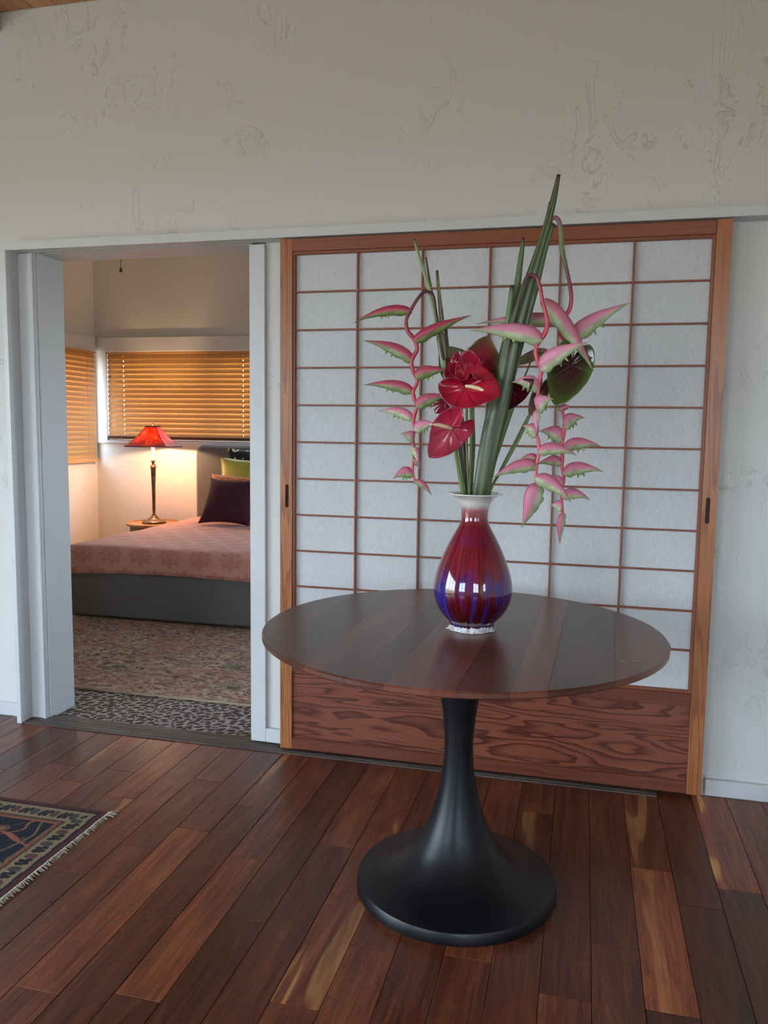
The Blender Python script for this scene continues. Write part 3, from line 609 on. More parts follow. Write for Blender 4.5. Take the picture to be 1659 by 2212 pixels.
PK, PKD, PKL = hexc('c8607e'), hexc('b03c54'), hexc('f2a4c2')
HP = [(0, .42), (.05, .72), (.12, .93), (.25, 1.0), (.4, .93), (.55, .72), (.7, .46), (.85, .22), (1, .02)]
rb = random.Random(11)
def bract(par, au, av, tu, tv, h, bend, Y, dY=0.0, lit=0.5, flip=1, flo=True, gr=.35, name='bract'):
    P0 = at(au, av, Y); P1 = at(tu, tv, Y + dY); ax = P1 - P0; L = ax.length
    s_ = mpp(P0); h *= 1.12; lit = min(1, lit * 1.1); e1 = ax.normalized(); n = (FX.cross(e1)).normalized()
    if n.dot(UX) < 0: n = -n
    n = n * flip; d = e1.cross(n).normalized()
    nt_, ns = 17, 14; vs = []; cs = []
    hh = h * s_; bb = bend * s_; ph = rb.random() * 6
    pk = lerp(PKD, PKL, lit); g1 = lerp(hexc('7d9450'), hexc('dfeac4'), lit); g2 = lerp(hexc('4c6136'), hexc('a4bc84'), lit)  # lit paints the light falling on a bract into its pink and green
    for i in range(nt_):
        t = i / (nt_ - 1); c = P0 + ax * t + n * (bb * 4 * t * (1 - t))
        h_ = hh * cramp([(a_, (b_,)) for a_, b_ in HP], t)[0]
        for k in range(ns):
            w = 2 * pi * k / ns; sn, cn = sin(w), cos(w)
            lip = 1 + (.16 * sin(t * 26 + ph) * (1 - t) if sn < -.8 else 0)
            r_ = abs(cn) ** .8 * (1 if cn > 0 else -1)
            dep = .30 * h_ * r_ * (1.0 if sn > -.2 else .75)
            vs.append(c + n * (h_ * .5 * sn * lip) + d * dep)
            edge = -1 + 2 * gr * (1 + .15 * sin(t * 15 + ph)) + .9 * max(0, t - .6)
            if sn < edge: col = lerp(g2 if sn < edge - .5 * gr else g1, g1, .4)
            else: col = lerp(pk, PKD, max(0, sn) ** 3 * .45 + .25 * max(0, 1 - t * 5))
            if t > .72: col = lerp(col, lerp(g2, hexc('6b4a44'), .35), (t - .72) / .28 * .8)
            cs.append(col)
    fs = [(i * ns + k, i * ns + (k + 1) % ns, (i + 1) * ns + (k + 1) % ns, (i + 1) * ns + k) for i in range(nt_ - 1) for k in range(ns)]
    fs += [tuple(range(ns))[::-1], tuple((nt_ - 1) * ns + k for k in range(ns))]
    o = mk(name, MB().add(vs, fs, cs), M['bract'], par, smooth=True, colors=True)
    if flo:
        mb = MB()
        for j in range(2):
            t = .40 + .10 * j; c = P0 + ax * t + n * (bb * 4 * t * (1 - t) - hh * .5 * cramp([(a_, (b_,)) for a_, b_ in HP], t)[0] * .8)
            q_ = c - n * (hh * .28) + e1 * (hh * .18 * (j - .5)) + d * (hh * .12 * (j - 1))
            mb.tube([c, mid_(c, q_), q_], [s_ * 2.0, s_ * 2.4, s_ * .8], 6)
        mk('floret', mb, M['floret'], o, smooth=True, kind='stuff')
    return o
def mid_(a_, b_): return (a_ + b_) / 2
def rachis(par, pts, Y, cf0, name='stem', vase=None):
    P, Rr = px(pts, Y); n0 = len(P); tv = [0.0]
    cf = lambda t, w: cf0(max(0.0, (t - tv[0]) / (1 - tv[0])), w)
    if vase:
        P2, R2 = px(vase, Y); P2, R2 = into_vase(P2, R2); P = P2[::-1][:-1] + P; Rr = R2[::-1][:-1] + Rr; tv[0] = 1 - n0 / len(P)
    return mk(name, MB().tube(P, Rr, 10, 1.0, colf=cf, up=Vector((0, 1, .01))), M['stalk'], par, smooth=True, colors=True)
RED1, RED2 = hexc('d8415c'), hexc('a82c44')
# heliconia on the left
YA = -.80
H1 = root('hanging_heliconia', (VX, VY, MOUTH - .1), 'heliconia spray with red-pink bracts hanging to the left of the vase', 'flower', None)
rachis(H1, [(940, 664, 7), (937, 645, 7), (931, 633, 7), (915, 631, 7), (899, 650, 7), (889, 667, 8), (878, 690, 8), (880, 714, 9), (895, 733, 10), (901, 754, 9), (893, 770, 10), (889, 784, 9), (893, 804, 9), (901, 818, 9), (899, 832, 8), (892, 846, 9), (895, 862, 9), (901, 876, 8), (896, 894, 8), (893, 910, 8), (896, 926, 7), (892, 945, 7), (894, 966, 6), (893, 995, 6), (891, 1017, 6), (895, 1034, 5), (898, 1042, 4)], YA,
       lambda t, w: cramp([(0, hexc('4a2a2c')), (.12, hexc('4a2430')), (.20, hexc('7a2a3c')), (.32, hexc('b0384c')), (1, RED1)], t),
       vase=[(940, 664, 7), (948, 720, 7), (962, 800, 8, .02), (980, 900, 8, .03), (1001, 1058, 8, .03)])
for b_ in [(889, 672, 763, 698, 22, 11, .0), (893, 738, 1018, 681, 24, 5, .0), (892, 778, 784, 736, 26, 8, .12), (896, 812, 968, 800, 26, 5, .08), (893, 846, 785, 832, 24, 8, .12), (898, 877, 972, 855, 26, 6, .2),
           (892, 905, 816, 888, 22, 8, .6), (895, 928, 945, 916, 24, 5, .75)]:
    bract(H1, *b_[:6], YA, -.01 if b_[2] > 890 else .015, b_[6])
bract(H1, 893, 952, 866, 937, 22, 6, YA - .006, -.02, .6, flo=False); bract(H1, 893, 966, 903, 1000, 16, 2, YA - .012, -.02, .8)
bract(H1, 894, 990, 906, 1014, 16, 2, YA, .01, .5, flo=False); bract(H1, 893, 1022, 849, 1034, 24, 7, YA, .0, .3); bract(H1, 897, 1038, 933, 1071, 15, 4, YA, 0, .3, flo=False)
# heliconia in front on the right
YB = -.83
H2 = root('hanging_heliconia', (VX, VY, MOUTH - .1), 'heliconia spray arching lower and hanging in front on the right, pale pink bracts', 'flower', None)
rachis(H2, [(1127, 622, 7), (1138, 599, 8), (1148, 594, 8), (1160, 600, 8), (1167, 622, 8), (1172, 650, 8), (1180, 680, 9), (1182, 702, 10), (1176, 722, 11), (1163, 740, 10), (1157, 756, 9), (1161, 778, 10), (1169, 800, 9), (1164, 830, 8), (1161, 860, 8), (1160, 885, 7), (1160, 910, 8), (1158, 932, 7), (1163, 955, 8), (1165, 975, 8), (1160, 1000, 8), (1158, 1020, 7), (1158, 1048, 6)], YB,
       lambda t, w: cramp([(0, hexc('55503f')), (.06, hexc('5a3038')), (.14, hexc('8c3548')), (.28, RED1), (1, hexc('e0607a'))], t),
       vase=[(1127, 622, 7), (1110, 690, 8), (1092, 780, 9, .02), (1070, 880, 9, .03), (1043, 1058, 9, .03)])
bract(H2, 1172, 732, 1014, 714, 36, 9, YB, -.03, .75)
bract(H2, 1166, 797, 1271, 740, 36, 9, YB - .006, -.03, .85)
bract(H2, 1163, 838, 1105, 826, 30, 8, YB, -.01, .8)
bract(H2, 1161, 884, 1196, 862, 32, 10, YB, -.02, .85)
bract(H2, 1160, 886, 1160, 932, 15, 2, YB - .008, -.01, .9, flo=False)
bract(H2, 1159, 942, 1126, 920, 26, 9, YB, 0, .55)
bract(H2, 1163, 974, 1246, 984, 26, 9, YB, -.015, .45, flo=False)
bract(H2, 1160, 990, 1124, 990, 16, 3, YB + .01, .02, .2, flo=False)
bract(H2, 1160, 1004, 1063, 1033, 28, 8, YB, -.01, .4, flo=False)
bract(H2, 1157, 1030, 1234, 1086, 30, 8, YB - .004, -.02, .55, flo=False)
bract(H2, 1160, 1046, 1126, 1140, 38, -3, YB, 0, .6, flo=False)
# heliconia behind on the right
YC = -.745
H3 = root('hanging_heliconia', (VX, VY, MOUTH - .1), 'heliconia spray arching highest and hanging furthest to the right', 'flower', None)
rachis(H3, [(1186, 488, 7), (1192, 474, 8), (1199, 470, 9), (1207, 477, 10), (1211, 500, 10), (1214, 540, 11), (1221, 570, 9), (1228, 600, 8), (1234, 638, 9), (1231, 666, 9), (1218, 688, 10), (1208, 704, 10), (1213, 724, 10), (1223, 740, 9), (1223, 760, 8), (1217, 780, 7), (1215, 810, 7), (1214, 850, 7), (1214, 883, 7), (1219, 908, 7), (1218, 935, 8), (1214, 960, 8), (1215, 988, 8), (1214, 1009, 7), (1218, 1035, 7), (1213, 1060, 7), (1214, 1090, 6), (1217, 1114, 5)], YC,
       lambda t, w: cramp([(0, hexc('8c4858')), (.06, hexc('a8607a')), (.12, hexc('98707a')), (.16, hexc('87996a')), (.22, hexc('6f7a50')), (.26, hexc('7c3a48')), (.36, RED1), (1, RED1)], t),
       vase=[(1186, 488, 8), (1160, 560, 9), (1130, 680, 10), (1085, 850, 10), (1050, 1058, 9)])
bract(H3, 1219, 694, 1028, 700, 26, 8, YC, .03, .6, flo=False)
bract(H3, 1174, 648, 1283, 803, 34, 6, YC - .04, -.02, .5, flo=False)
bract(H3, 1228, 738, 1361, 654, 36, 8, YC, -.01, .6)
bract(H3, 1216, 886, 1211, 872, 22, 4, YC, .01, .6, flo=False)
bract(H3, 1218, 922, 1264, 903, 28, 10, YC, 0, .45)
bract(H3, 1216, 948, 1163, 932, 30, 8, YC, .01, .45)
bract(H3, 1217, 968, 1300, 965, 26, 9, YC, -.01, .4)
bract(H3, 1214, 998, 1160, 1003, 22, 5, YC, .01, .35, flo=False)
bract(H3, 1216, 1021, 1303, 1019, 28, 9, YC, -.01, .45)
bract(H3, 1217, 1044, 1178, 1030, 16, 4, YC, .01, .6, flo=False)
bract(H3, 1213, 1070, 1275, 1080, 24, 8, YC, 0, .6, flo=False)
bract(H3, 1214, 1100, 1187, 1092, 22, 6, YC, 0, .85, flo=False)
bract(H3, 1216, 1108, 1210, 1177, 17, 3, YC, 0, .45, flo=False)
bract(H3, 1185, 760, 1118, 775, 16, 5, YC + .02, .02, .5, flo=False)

# anthuriums
TH = [(0, 1.0), (12, .90), (28, .76), (50, .655), (80, .60), (110, .60), (135, .62), (152, .60), (165, .46), (173, .26), (180, .10)]
def spathe(label, au, av, tu, tv, wid, Y, tilt, cols, cup=.12, droop=.0, spad=None, stem=None, roll=0.0, sdy=.0, lobe=.18, vein=1.0, stemw=6, seed=0, back=False):
    """heart seen at its notch (au,av) with its tip towards (tu,tv); tilt turns the face up (+) or down"""
    C0 = at(au, av, Y); s_ = mpp(C0); T = at(tu, tv, Y)
    e2 = (T - C0); L = e2.length; e2.normalize(); nrm = (-FX - e2 * (-FX).dot(e2)).normalized(); sd = e2.cross(nrm).normalized()
    Rm_ = Matrix.Rotation(radians(tilt), 3, sd); e2 = Rm_ @ e2; nrm = Rm_ @ nrm
    Rr_ = Matrix.Rotation(radians(roll), 3, e2); nrm = Rr_ @ nrm; sd = Rr_ @ sd
    L = L / max(.3, cos(radians(tilt)))
    W_ = wid * s_ / (1.24 * L) / max(.4, cos(radians(roll)))
    na, nr_ = 108, 18; vs = [C0]; cs = [cramp(cols, 0)]
    for j in range(1, nr_ + 1):
        ro = j / nr_
        for k in range(na):
            a_ = 360 * k / na; am = a_ if a_ <= 180 else 360 - a_; sg = 1 if a_ <= 180 else -1
            r_ = cramp([(x_, (y_,)) for x_, y_ in TH], am)[0] * ro
            rad = radians(am); X_ = r_ * sin(rad) * sg * W_ * L; Y_ = r_ * cos(rad) * L
            z = L * (cup * ro ** 2 * (1 + .5 * cos(rad * 2)) - droop * max(0, cos(rad)) * ro ** 3 + lobe * max(0, -cos(rad)) ** 1.5 * ro ** 2)
            z -= L * vein * .030 * max(0, cos(rad * 8 + 1.5 * ro)) ** 6 * sin(pi * min(1, ro * 1.05)) ** .6; z += L * .006 * sin(ro * 34 + rad * 14) * ro * (1 - ro) + L * .012 * sin(rad * 5 + seed) * ro ** 3 - L * vein * .03 * math.exp(-(rad * 5) ** 2) * ro
            vs.append(C0 + sd * X_ + e2 * Y_ + nrm * z)
            vn = max(0, cos(rad * 8 + 1.5 * ro)) ** 6 * vein; cs.append(tuple(q_ * (1 - .22 * vn) for q_ in cramp(cols, min(1, ro * (1 + .1 * sin(rad * 3 + seed))))))
    fs = [(0, 1 + k, 1 + (k + 1) % na) for k in range(na)]
    for j in range(nr_ - 1):
        b0 = 1 + j * na
        fs += [(b0 + k, b0 + na + k, b0 + na + (k + 1) % na, b0 + (k + 1) % na) for k in range(na)]
    r_ = root('anthurium', tuple(C0), label, 'flower')
    mk('spathe', MB().add(vs, fs, cs), M['spathe'], r_, smooth=True, colors=True, solid=.0012)
    if spad:
        p1 = at(spad[0], spad[1], Y - spad[2]); p0 = C0 + nrm * .006
        pts = [p0, lerpv(p0, p1, .3) + UX * .003, lerpv(p0, p1, .6) + UX * .004, lerpv(p0, p1, .9) + UX * .001, p1]
        mk('spadix', MB().tube(pts, [.0038, .0058, .0054, .0042, .0014], 10), M['spadix'], r_, smooth=True, label='cream spadix')
    if stem:
        P, Rr2 = px([(au, av + 3, stemw * .7, .014 + sdy)] + [(*p_[:2], stemw, *(p_[2:])) for p_ in stem], Y + .006); P, Rr2 = into_vase(P, Rr2)
        mk('stem', MB().tube(P, Rr2, 8, colf=lambda t, w: lerp(hexc('6d7d44'), hexc('8d9a60'), .5 + .5 * sin(w))), M['stalk'], r_, smooth=True, colors=True)
    return r_
def lerpv(a_, b_, t): return a_ + (b_ - a_) * t
def cr(*h): return [(i / (len(h) - 1), hexc(x)) for i, x in enumerate(h)]
spathe('large glossy crimson anthurium facing forward at the centre of the bouquet, cream spadix across it', 1007, 836, 1084, 868, 112, -.845, 22, cr('a01030', 'c01a3c', 'b51534', '9a1230'), .16, .10, (1054, 848, .022), [(1008, 880, .03), (1008, 960, .055), (1012, 1058, .06)], roll=-12, lobe=.10, seed=1)
spathe('crimson anthurium heart standing upright just above the large one, lobes folded', 1012, 812, 1010, 767, 62, -.825, -18, cr('c01a3c', 'c62244', 'a81232', 'b8284a'), .42, -.10, None, [(1016, 860, .05), (1018, 960, .05), (1014, 1058, .04)], lobe=.35, seed=2, sdy=.03)
spathe('wine red and olive green anthurium at the upper left of the group', 998, 806, 956, 754, 88, -.768, -16, cr('8c1c3a', '8a2438', '6a4a34', '5c6a3c'), .22, .05, None, [(996, 870, .02), (1004, 960, .03), (1004, 1058, .03)], roll=4, lobe=.12, seed=3, sdy=.03)
spathe('small crimson anthurium lobe tucked left of the upright heart', 990, 790, 966, 822, 40, -.812, 15, cr('b01838', 'a81434', '901030'), .3, .1, None, None, roll=25, seed=8)
spathe('red-hearted anthurium with olive rim at the upper right, beside the thick stalk', 1036, 802, 1052, 726, 94, -.762, 6, cr('b01c3c', 'a82040', '7c3430', '5c6030'), .20, .08, (1033, 775, .02), [(1022, 870, .01), (1024, 960, .02), (1018, 1058, .02)], roll=-10, lobe=.12, seed=4, sdy=.03)
spathe('rose red anthurium hanging lowest on the left with its tip down', 974, 926, 926, 985, 84, -.85, 16, cr('d03458', 'd43c5c', 'c82c50', 'b82848'), .10, .02, (928, 917, .036), [(983, 960, .02), (990, 1010, .04), (1000, 1058, .05)], roll=-22, lobe=.20, seed=5)
spathe('small dark red anthurium half hidden behind the crimson and rose ones', 960, 868, 940, 892, 44, -.80, 10, cr('9a1430', '8a1230', '801030'), .1, .1, None, [(975, 930), (996, 1058)], seed=6, stemw=5)
spathe('dark maroon anthurium folded open to the right of the thick stalk', 1112, 850, 1168, 812, 50, -.775, 40, cr('7a1030', '6a1228', '4a1020'), .35, .25, None, [(1098, 900), (1072, 980), (1050, 1058)], lobe=.1, seed=7)
spathe('large green and maroon anthurium turned away at the right of the bouquet', 1234, 790, 1197, 880, 94, -.79, 14, cr('481a24', '3e2020', '3a3a20', '4a6a30'), .10, .06, None, [(1200, 800, .01), (1166, 850, .02), (1120, 950, .02), (1058, 1058, .02)], roll=14, lobe=.02, seed=9, vein=.3)
spathe('dull mauve anthurium seen edge on behind the front heliconia', 1168, 850, 1144, 902, 34, -.765, 10, cr('8a5060', '7a4450', '6d7a50'), .2, .1, None, [(1130, 920), (1060, 1058)], roll=20, seed=10, stemw=5)
spathe('pale bud-like anthurium behind the lattice side of the right stalks', 1150, 770, 1112, 790, 22, -.74, 10, cr('8a7058', '8a8a60'), .2, .1, None, [(1120, 850), (1050, 1058)], seed=12, stemw=4)

# ------------------------------------------------------------------ oriental rug in the living room
RGX, RGY = -.370, -.672
def axis_cells(n, s, fine, big, nb): return [i * s for i in range(n)] + [n * s + (big - n * s) * (k + 1) / nb for k in range(nb)]
gxs = axis_cells(210, .0030, 0, 2.6, 60); gys = axis_cells(230, .0030, 0, 1.7, 40)
CR_, NV, RD, SA, BRN = hexc('a08c6c'), hexc('10182a'), hexc('5c2a2c'), hexc('a8644e'), hexc('4a3430')
def ell(x, y, cx, cy, a_, b_, rot=0):
    dx, dy = x - cx, y - cy; c_, s_ = cos(rot), sin(rot); u = (dx * c_ + dy * s_) / a_; v = (-dx * s_ + dy * c_) / b_
    return u * u + v * v < 1
def vine(x, y):
    """salmon vines and blossoms in the navy field; x, y metres from the rug corner"""
    w1 = .24 + .03 * sin(x * 17) ; w2 = .36 + .045 * sin(x * 13 + 1)
    if abs(y - w1) < .007 + .004 * sin(x * 40): return SA
    if abs(y - w2) < .006: return hexc('8e6a52')
    if abs((x - .20) - .5 * (y - .15) - .015 * sin(y * 60)) < .005 and y < .3: return SA
    if abs(x - .165 - .02 * sin(y * 22)) < .004: return hexc('8a7258')
    gx, gy = (x - .02) % .17, (y + .03) % .15
    if ell(gx, gy, .085, .075, .030, .022, .5):
        return hexc('9a7a50') if ell(gx, gy, .085, .075, .016, .010, .5) else (hexc('7a4a44') if int(x / .17) % 2 else hexc('44483c'))
    if ell(gx, gy, .045, .035, .020, .007, .8) or ell(gx, gy, .13, .12, .022, .007, -.7): return hexc('474438')
    return NV
def border(s, d):
    """s along the border, d across its cream band 0..1"""
    t = s % .076; 
    if ell(t, d, .014, .5, .015, .30): return hexc('6a4440') if int(s / .076) % 2 == 0 else hexc('4a4c4a')
    for cx, cy, rt in ((.036, .35, .25), (.044, .62, -.2), (.055, .38, .3), (.062, .66, -.25)):
        if ((t - cx) / .009) ** 2 + ((d - cy) / .17 - (t - cx) * 60 * rt) ** 2 < 1: return hexc('1c1c24')
    if abs(d - .5 - .12 * sin(t * 150)) < .045 and .03 < t < .07: return hexc('33302c')
    return CR_
def rugcol(x, y):
    d = min(x, y); s = y if x < y else x
    if d < .022: return RD if d < .019 else hexc('3a2026')
    if d < .030: return NV
    if d < .100: return border(s, (d - .030) / .070)
    if d < .106: return hexc('4a2c28')
    if d < .116: return hexc('7a5a40')
    if d < .124: return SA
    return vine(x, y)
RUG = root('oriental_rug', (RGX - 1.3, RGY - .85, .0015), 'navy oriental rug with cream leaf border and white fringe at the left edge', 'rug')
vs, cs = [], []; rc = random.Random(4)
for gy in gys:
    for gx in gxs:
        wv = .0012 * sin(gy * 9) * math.exp(-gx * 6)
        jx = gx + .0016 * sin(gy * 70); c = rugcol(gx, gy) if False else rugcol(abs(jx), gy); k = .62 + .25 * rc.random()
        zz = .0085 + .0006 * rc.random()
        if gx == 0 or gy == 0: zz = .0070
        vs.append((RGX - gx + wv, RGY - gy + .001 * sin(gx * 13), zz)); cs.append(tuple(c_ * k for c_ in c))
nx, ny = len(gxs), len(gys)
fs = [(j * nx + i, j * nx + i + 1, (j + 1) * nx + i + 1, (j + 1) * nx + i)[::-1] for j in range(ny - 1) for i in range(nx - 1)]
b0 = len(vs)
ed = [(0, i) for i in range(nx)] + [(j, nx - 1) for j in range(1, ny)] + [(ny - 1, i) for i in range(nx - 2, -1, -1)] + [(j, 0) for j in range(ny - 2, 0, -1)]
for (j, i) in ed:
    v = vs[j * nx + i]; vs.append((v[0], v[1], .001)); cs.append(RD)
for k in range(len(ed)):
    k2 = (k + 1) % len(ed); fs.append((ed[k][0] * nx + ed[k][1], ed[k2][0] * nx + ed[k2][1], b0 + k2, b0 + k))
mk('pile', MB().add(vs, fs, cs), M['rug'], RUG, colors=True)
mb = MB(); rf = random.Random(9)
for i in range(330):
    y = RGY - .002 - i * .0051; x0 = RGX - .003
    if y < RGY - 1.69: break
    L_ = rf.uniform(.014, .026); sk = rf.uniform(-.006, .004); z_ = rf.uniform(.001, .003)
    if i < 6: L_ *= 1.6; sk = rf.uniform(-.012, .02)
    for q_ in range(2):
        yy = y + q_ * .0022
        mb.tube([(x0, yy, .006), (x0 + L_ * .4, yy + sk * .3, .006 + z_), (x0 + L_ * .8, yy + sk * .8, .003), (x0 + L_, yy + sk + rf.uniform(-.002, .002), .0022)], [.0016, .0018, .0015, .0007], 5)
mk('fringe', mb, M['fringe'], RUG, smooth=True, kind='stuff', label='white knotted fringe')

# ------------------------------------------------------------------ bedroom shell
BX0, BX1, BY1, BZ1 = -3.385, 1.5, 3.85, 3.2
WB = (-3.255, -1.15, 1.20, 2.03); WL = (3.0, 3.80, 1.02, 2.03)
wall_with_hole('wall_bedroom_back', 'y', BY1, BY1 + .16, BX0 - .16, BX1, [WB], M['plaster_bed'])
wall_with_hole('wall_bedroom_left', 'x', BX0 - .16, BX0, WY1, BY1, [WL], M['plaster_bed'])
WR_ADDED = (1.3, 2.9, .95, 2.1)  # unseen window, added to bring cool light onto the left walls
wall_with_hole('wall_bedroom_right', 'x', BX1, BX1 + .16, WY1, BY1 + .16, [WR_ADDED], M['plaster_bed'])
window('added_window_7', 'x', BX1 + .1, *WR_ADDED, nm=2, mt='white_bed')
portal('daylight_added_window', (BX1 + .2, mid(*WR_ADDED[:2]), mid(*WR_ADDED[2:])), (0, pi / 2, 0), WR_ADDED[3] - WR_ADDED[2], WR_ADDED[1] - WR_ADDED[0])
box('ceiling_bedroom', BX0 - .16, BX1 + .16, WY1, BY1 + .16, BZ1, BZ1 + .1, M['white_bed'], None, **STR)
pf = box('pebble_floor', BX0, BX1, .089, BY1, -.09, -.004, M['grout'], None, **STR)
portal('daylight_bedroom', (mid(*WB[:2]), BY1 + .2, mid(*WB[2:])), (-pi / 2, 0, pi), WB[1] - WB[0], WB[3] - WB[2])
portal('daylight_bedroom_side', (BX0 - .2, mid(*WL[:2]), mid(*WL[2:])), (0, -pi / 2, 0), WL[3] - WL[2], WL[1] - WL[0])
window('window_5', 'y', BY1 + .11, *WB, nm=2, mt='white_bed')
window('window_6', 'x', BX0 - .11, *WL, nm=1, mt='white_bed')
# pebbles
rp_ = random.Random(8); proto = []
for s_ in range(6):
    mb = MB(); seg, rg = 9, 4; vs = []
    sq = [rp_.uniform(.85, 1.15) for _ in range(seg)]
    for j in range(rg):
        ph_ = pi / 2 * j / (rg - .6)
        for k in range(seg):
            a_ = 2 * pi * k / seg; vs.append((cos(a_) * cos(ph_) * sq[k], sin(a_) * cos(ph_) * sq[(k + 2) % seg], sin(ph_)))
    fs = [(j * seg + k, j * seg + (k + 1) % seg, (j + 1) * seg + (k + 1) % seg, (j + 1) * seg + k) for j in range(rg - 1) for k in range(seg)] + [tuple((rg - 1) * seg + k for k in range(seg))]
    me = bpy.data.meshes.new('pebble'); me.from_pydata(vs, [], fs); me.materials.append(M['pebble']); me.polygons.foreach_set('use_smooth', [True] * len(fs)); proto.append(me)
spots = []; cand = random.Random(21); tries = 0
def okp(x, y, ang, a_, b_):
    for (x2, y2, an2, a2, b2) in spots:
        if abs(x2 - x) > .06 or abs(y2 - y) > .06: continue
        dx, dy = x - x2, y - y2
        c_, s_ = cos(ang), sin(ang); u = (dx * c_ + dy * s_) / (a_ + a2 * .95 + .004); v = (-dx * s_ + dy * c_) / (b_ + b2 + .006)
        if u * u + v * v < .88: return False
    return True
for band in range(12000):
    y = cand.uniform(.100, .475); x = cand.uniform(-1.13 if y < .262 else -1.38, -.15); big = band < 5000
    a_ = cand.uniform(.0165, .0255) if big else cand.uniform(.007, .012); b_ = a_ * cand.uniform(.42, .62) if big else a_ * cand.uniform(.5, .8)
    ang = cand.gauss(.35, .35)
    if okp(x, y, ang, a_, b_): spots.append((x, y, ang, a_, b_))
spots.sort(key=lambda s_: s_[1]); restp = MB()
big_ = sorted(range(len(spots)), key=lambda i: -spots[i][3] * spots[i][4])[:290]; bigset = set(big_)
for i, (x, y, ang, a_, b_) in enumerate(spots):
    if i in bigset:
        o = bpy.data.objects.new('pebble', proto[i % 6]); COL.objects.link(o); o.parent = pf; o.location = Vector((x, y, -.0045)) - pf.location
        o.rotation_euler = (0, 0, ang); o.scale = (a_, b_, .0048)
    else:
        src = proto[i % 6]; c_, s_ = cos(ang), sin(ang)
        restp.add([(x + v.co.x * a_ * c_ - v.co.y * b_ * s_, y + v.co.x * a_ * s_ + v.co.y * b_ * c_, -.0045 + v.co.z * .005) for v in src.vertices], [tuple(p_.vertices) for p_ in src.polygons])
mk('small_pebbles', restp, M['pebble'], pf, smooth=True, kind='stuff')

# rug of the bedroom
RB = root('worn_rug', (-.9, 1.9, -.004), 'faded rose and beige rug under the bed in the bedroom', 'rug')
mb = MB(); mb.box(-2.75, .7, .470, 3.4, -.003, .0085, .002); mk('pile', mb, M['rug_bed'], RB, kind=None)
mb = MB()
n_ = 90; x0_, x1_ = -2.75, .7
pts = [(x0_ + (x1_ - x0_) * i / n_, .467 + .003 * sin(i * 1.3), .003) for i in range(n_ + 1)]
mb.tube(pts, .0072, 7, up=Vector((0, 0, 1))); mk('bound_edge', mb, M['rug_edge'], RB, smooth=True, label='beige bound edge')

# window trims
box('trim_8', BX0 + .001, BX1, 3.815, BY1, 2.025, 2.155, M['white_bed'], None, .003, **STR)
box('trim_9', BX0, BX0 + .045, WY1, 3.795, 2.025, 2.155, M['white_bed'], None, .003, **STR)
tb = MB(); tb.box(BX0 + .001, WB[0] + .004, 3.825, BY1, 1.165, 2.024); tb.box(WB[0], WB[1] + .06, 3.822, BY1 - .001, 1.165, 1.192)
mk('trim_10', tb, M['white_bed'], None, **STR)
tb = MB(); tb.box(BX0, BX0 + .022, 3.79, 3.824, .965, 2.024); tb.box(BX0, BX0 + .03, WL[0] - .06, 3.79, .975, 1.0)
mk('trim_11', tb, M['white_bed'], None, **STR)

# ------------------------------------------------------------------ blinds
def blind(name, label, axis, c, a0, a1, z0, z1, n, tilt, cords, dark):
    r_ = root(name, (mid(a0, a1), c, z0) if axis == 'x' else (c, mid(a0, a1), z0), label, 'blind')
    pitch = (z1 - z0 - .04) / n; w = .0255; first = None; ct, st_ = cos(tilt), sin(tilt)
    def M3(a_, s_, t_): # along, across, thickness
        x, d, z = a_, s_ * ct - t_ * st_, s_ * st_ + t_ * ct
        return (x, c + d, z) if axis == 'x' else (c - d, x, z)
    for i in range(n):
        z = z0 + .045 + pitch * i
        if first is None:
            mb = MB()
            def strip(a_, b_, s0, s1):
                th_ = .0013; vs = [M3(x, s_, t_ + .0022 * (1 - (s_ / w) ** 2)) for t_ in (-th_, th_) for s_ in (s0, s1) for x in (a_, b_)]
                mb.add([(v[0], v[1], v[2] + z) for v in vs], [(0, 2, 3, 1), (4, 5, 7, 6), (0, 1, 5, 4), (2, 6, 7, 3), (0, 4, 6, 2), (1, 3, 7, 5)])
            strip(a0, a1, -w, -.006); strip(a0, a1, .006, w); cur = a0
            for cx in sorted(cords): strip(cur, cx - .0032, -.006, .006); cur = cx + .0032
            strip(cur, a1, -.006, .006)
            org = (mid(a0, a1), c, z) if axis == 'x' else (c, mid(a0, a1), z)
            first = mk('slat', mb, M['slat'], r_, org=org); zf = z
        else: clone(first, r_, (first.location.x, first.location.y, first.location.z + z - zf))
    def R_(nm, z_0, z_1, d, mt):
        return box(nm, a0, a1, c - d, c + d, z_0, z_1, mt, r_, .003) if axis == 'x' else box(nm, c - d, c + d, a0, a1, z_0, z_1, mt, r_, .003)
    R_('bottom_rail', z0, z0 + .028, .026, M['blind_rail'] if dark else M['slat']); R_('head_rail', z1 - .02, z1, .02, M['slat'])
    for cx in cords:
        for s_ in (-.028, .028):
            P = ((cx, c + s_, z0 + .01), (cx, c + s_, z1)) if axis == 'x' else ((c + s_, cx, z0 + .01), (c + s_, cx, z1))
            mk('ladder_cord', MB().tube(P, .0009, 5, up=Vector((.3, .8, .1))), M['cord'], r_)
    return r_
b1 = blind('venetian_blind', 'honey-coloured wooden blind across the window behind the lamp and bed', 'x', 3.852, WB[0] + .008, WB[1] - .01, 1.205, 2.022, 17, radians(67), [-3.08, -1.86, -1.3], True)
mk('pull_cord', MB().tube([(-3.20, 3.818, 1.98), (-3.20, 3.816, 1.86), (-3.20, 3.816, 1.80)], .0012, 6), M['cord'], b1)
mk('cord_knob', MB().lathe([(.0001, .02), (.004, .016), (.006, .004), (.004, -.004), (.0001, -.006)], (-3.20, 3.816, 1.785), 10), M['wire'], b1, smooth=True)
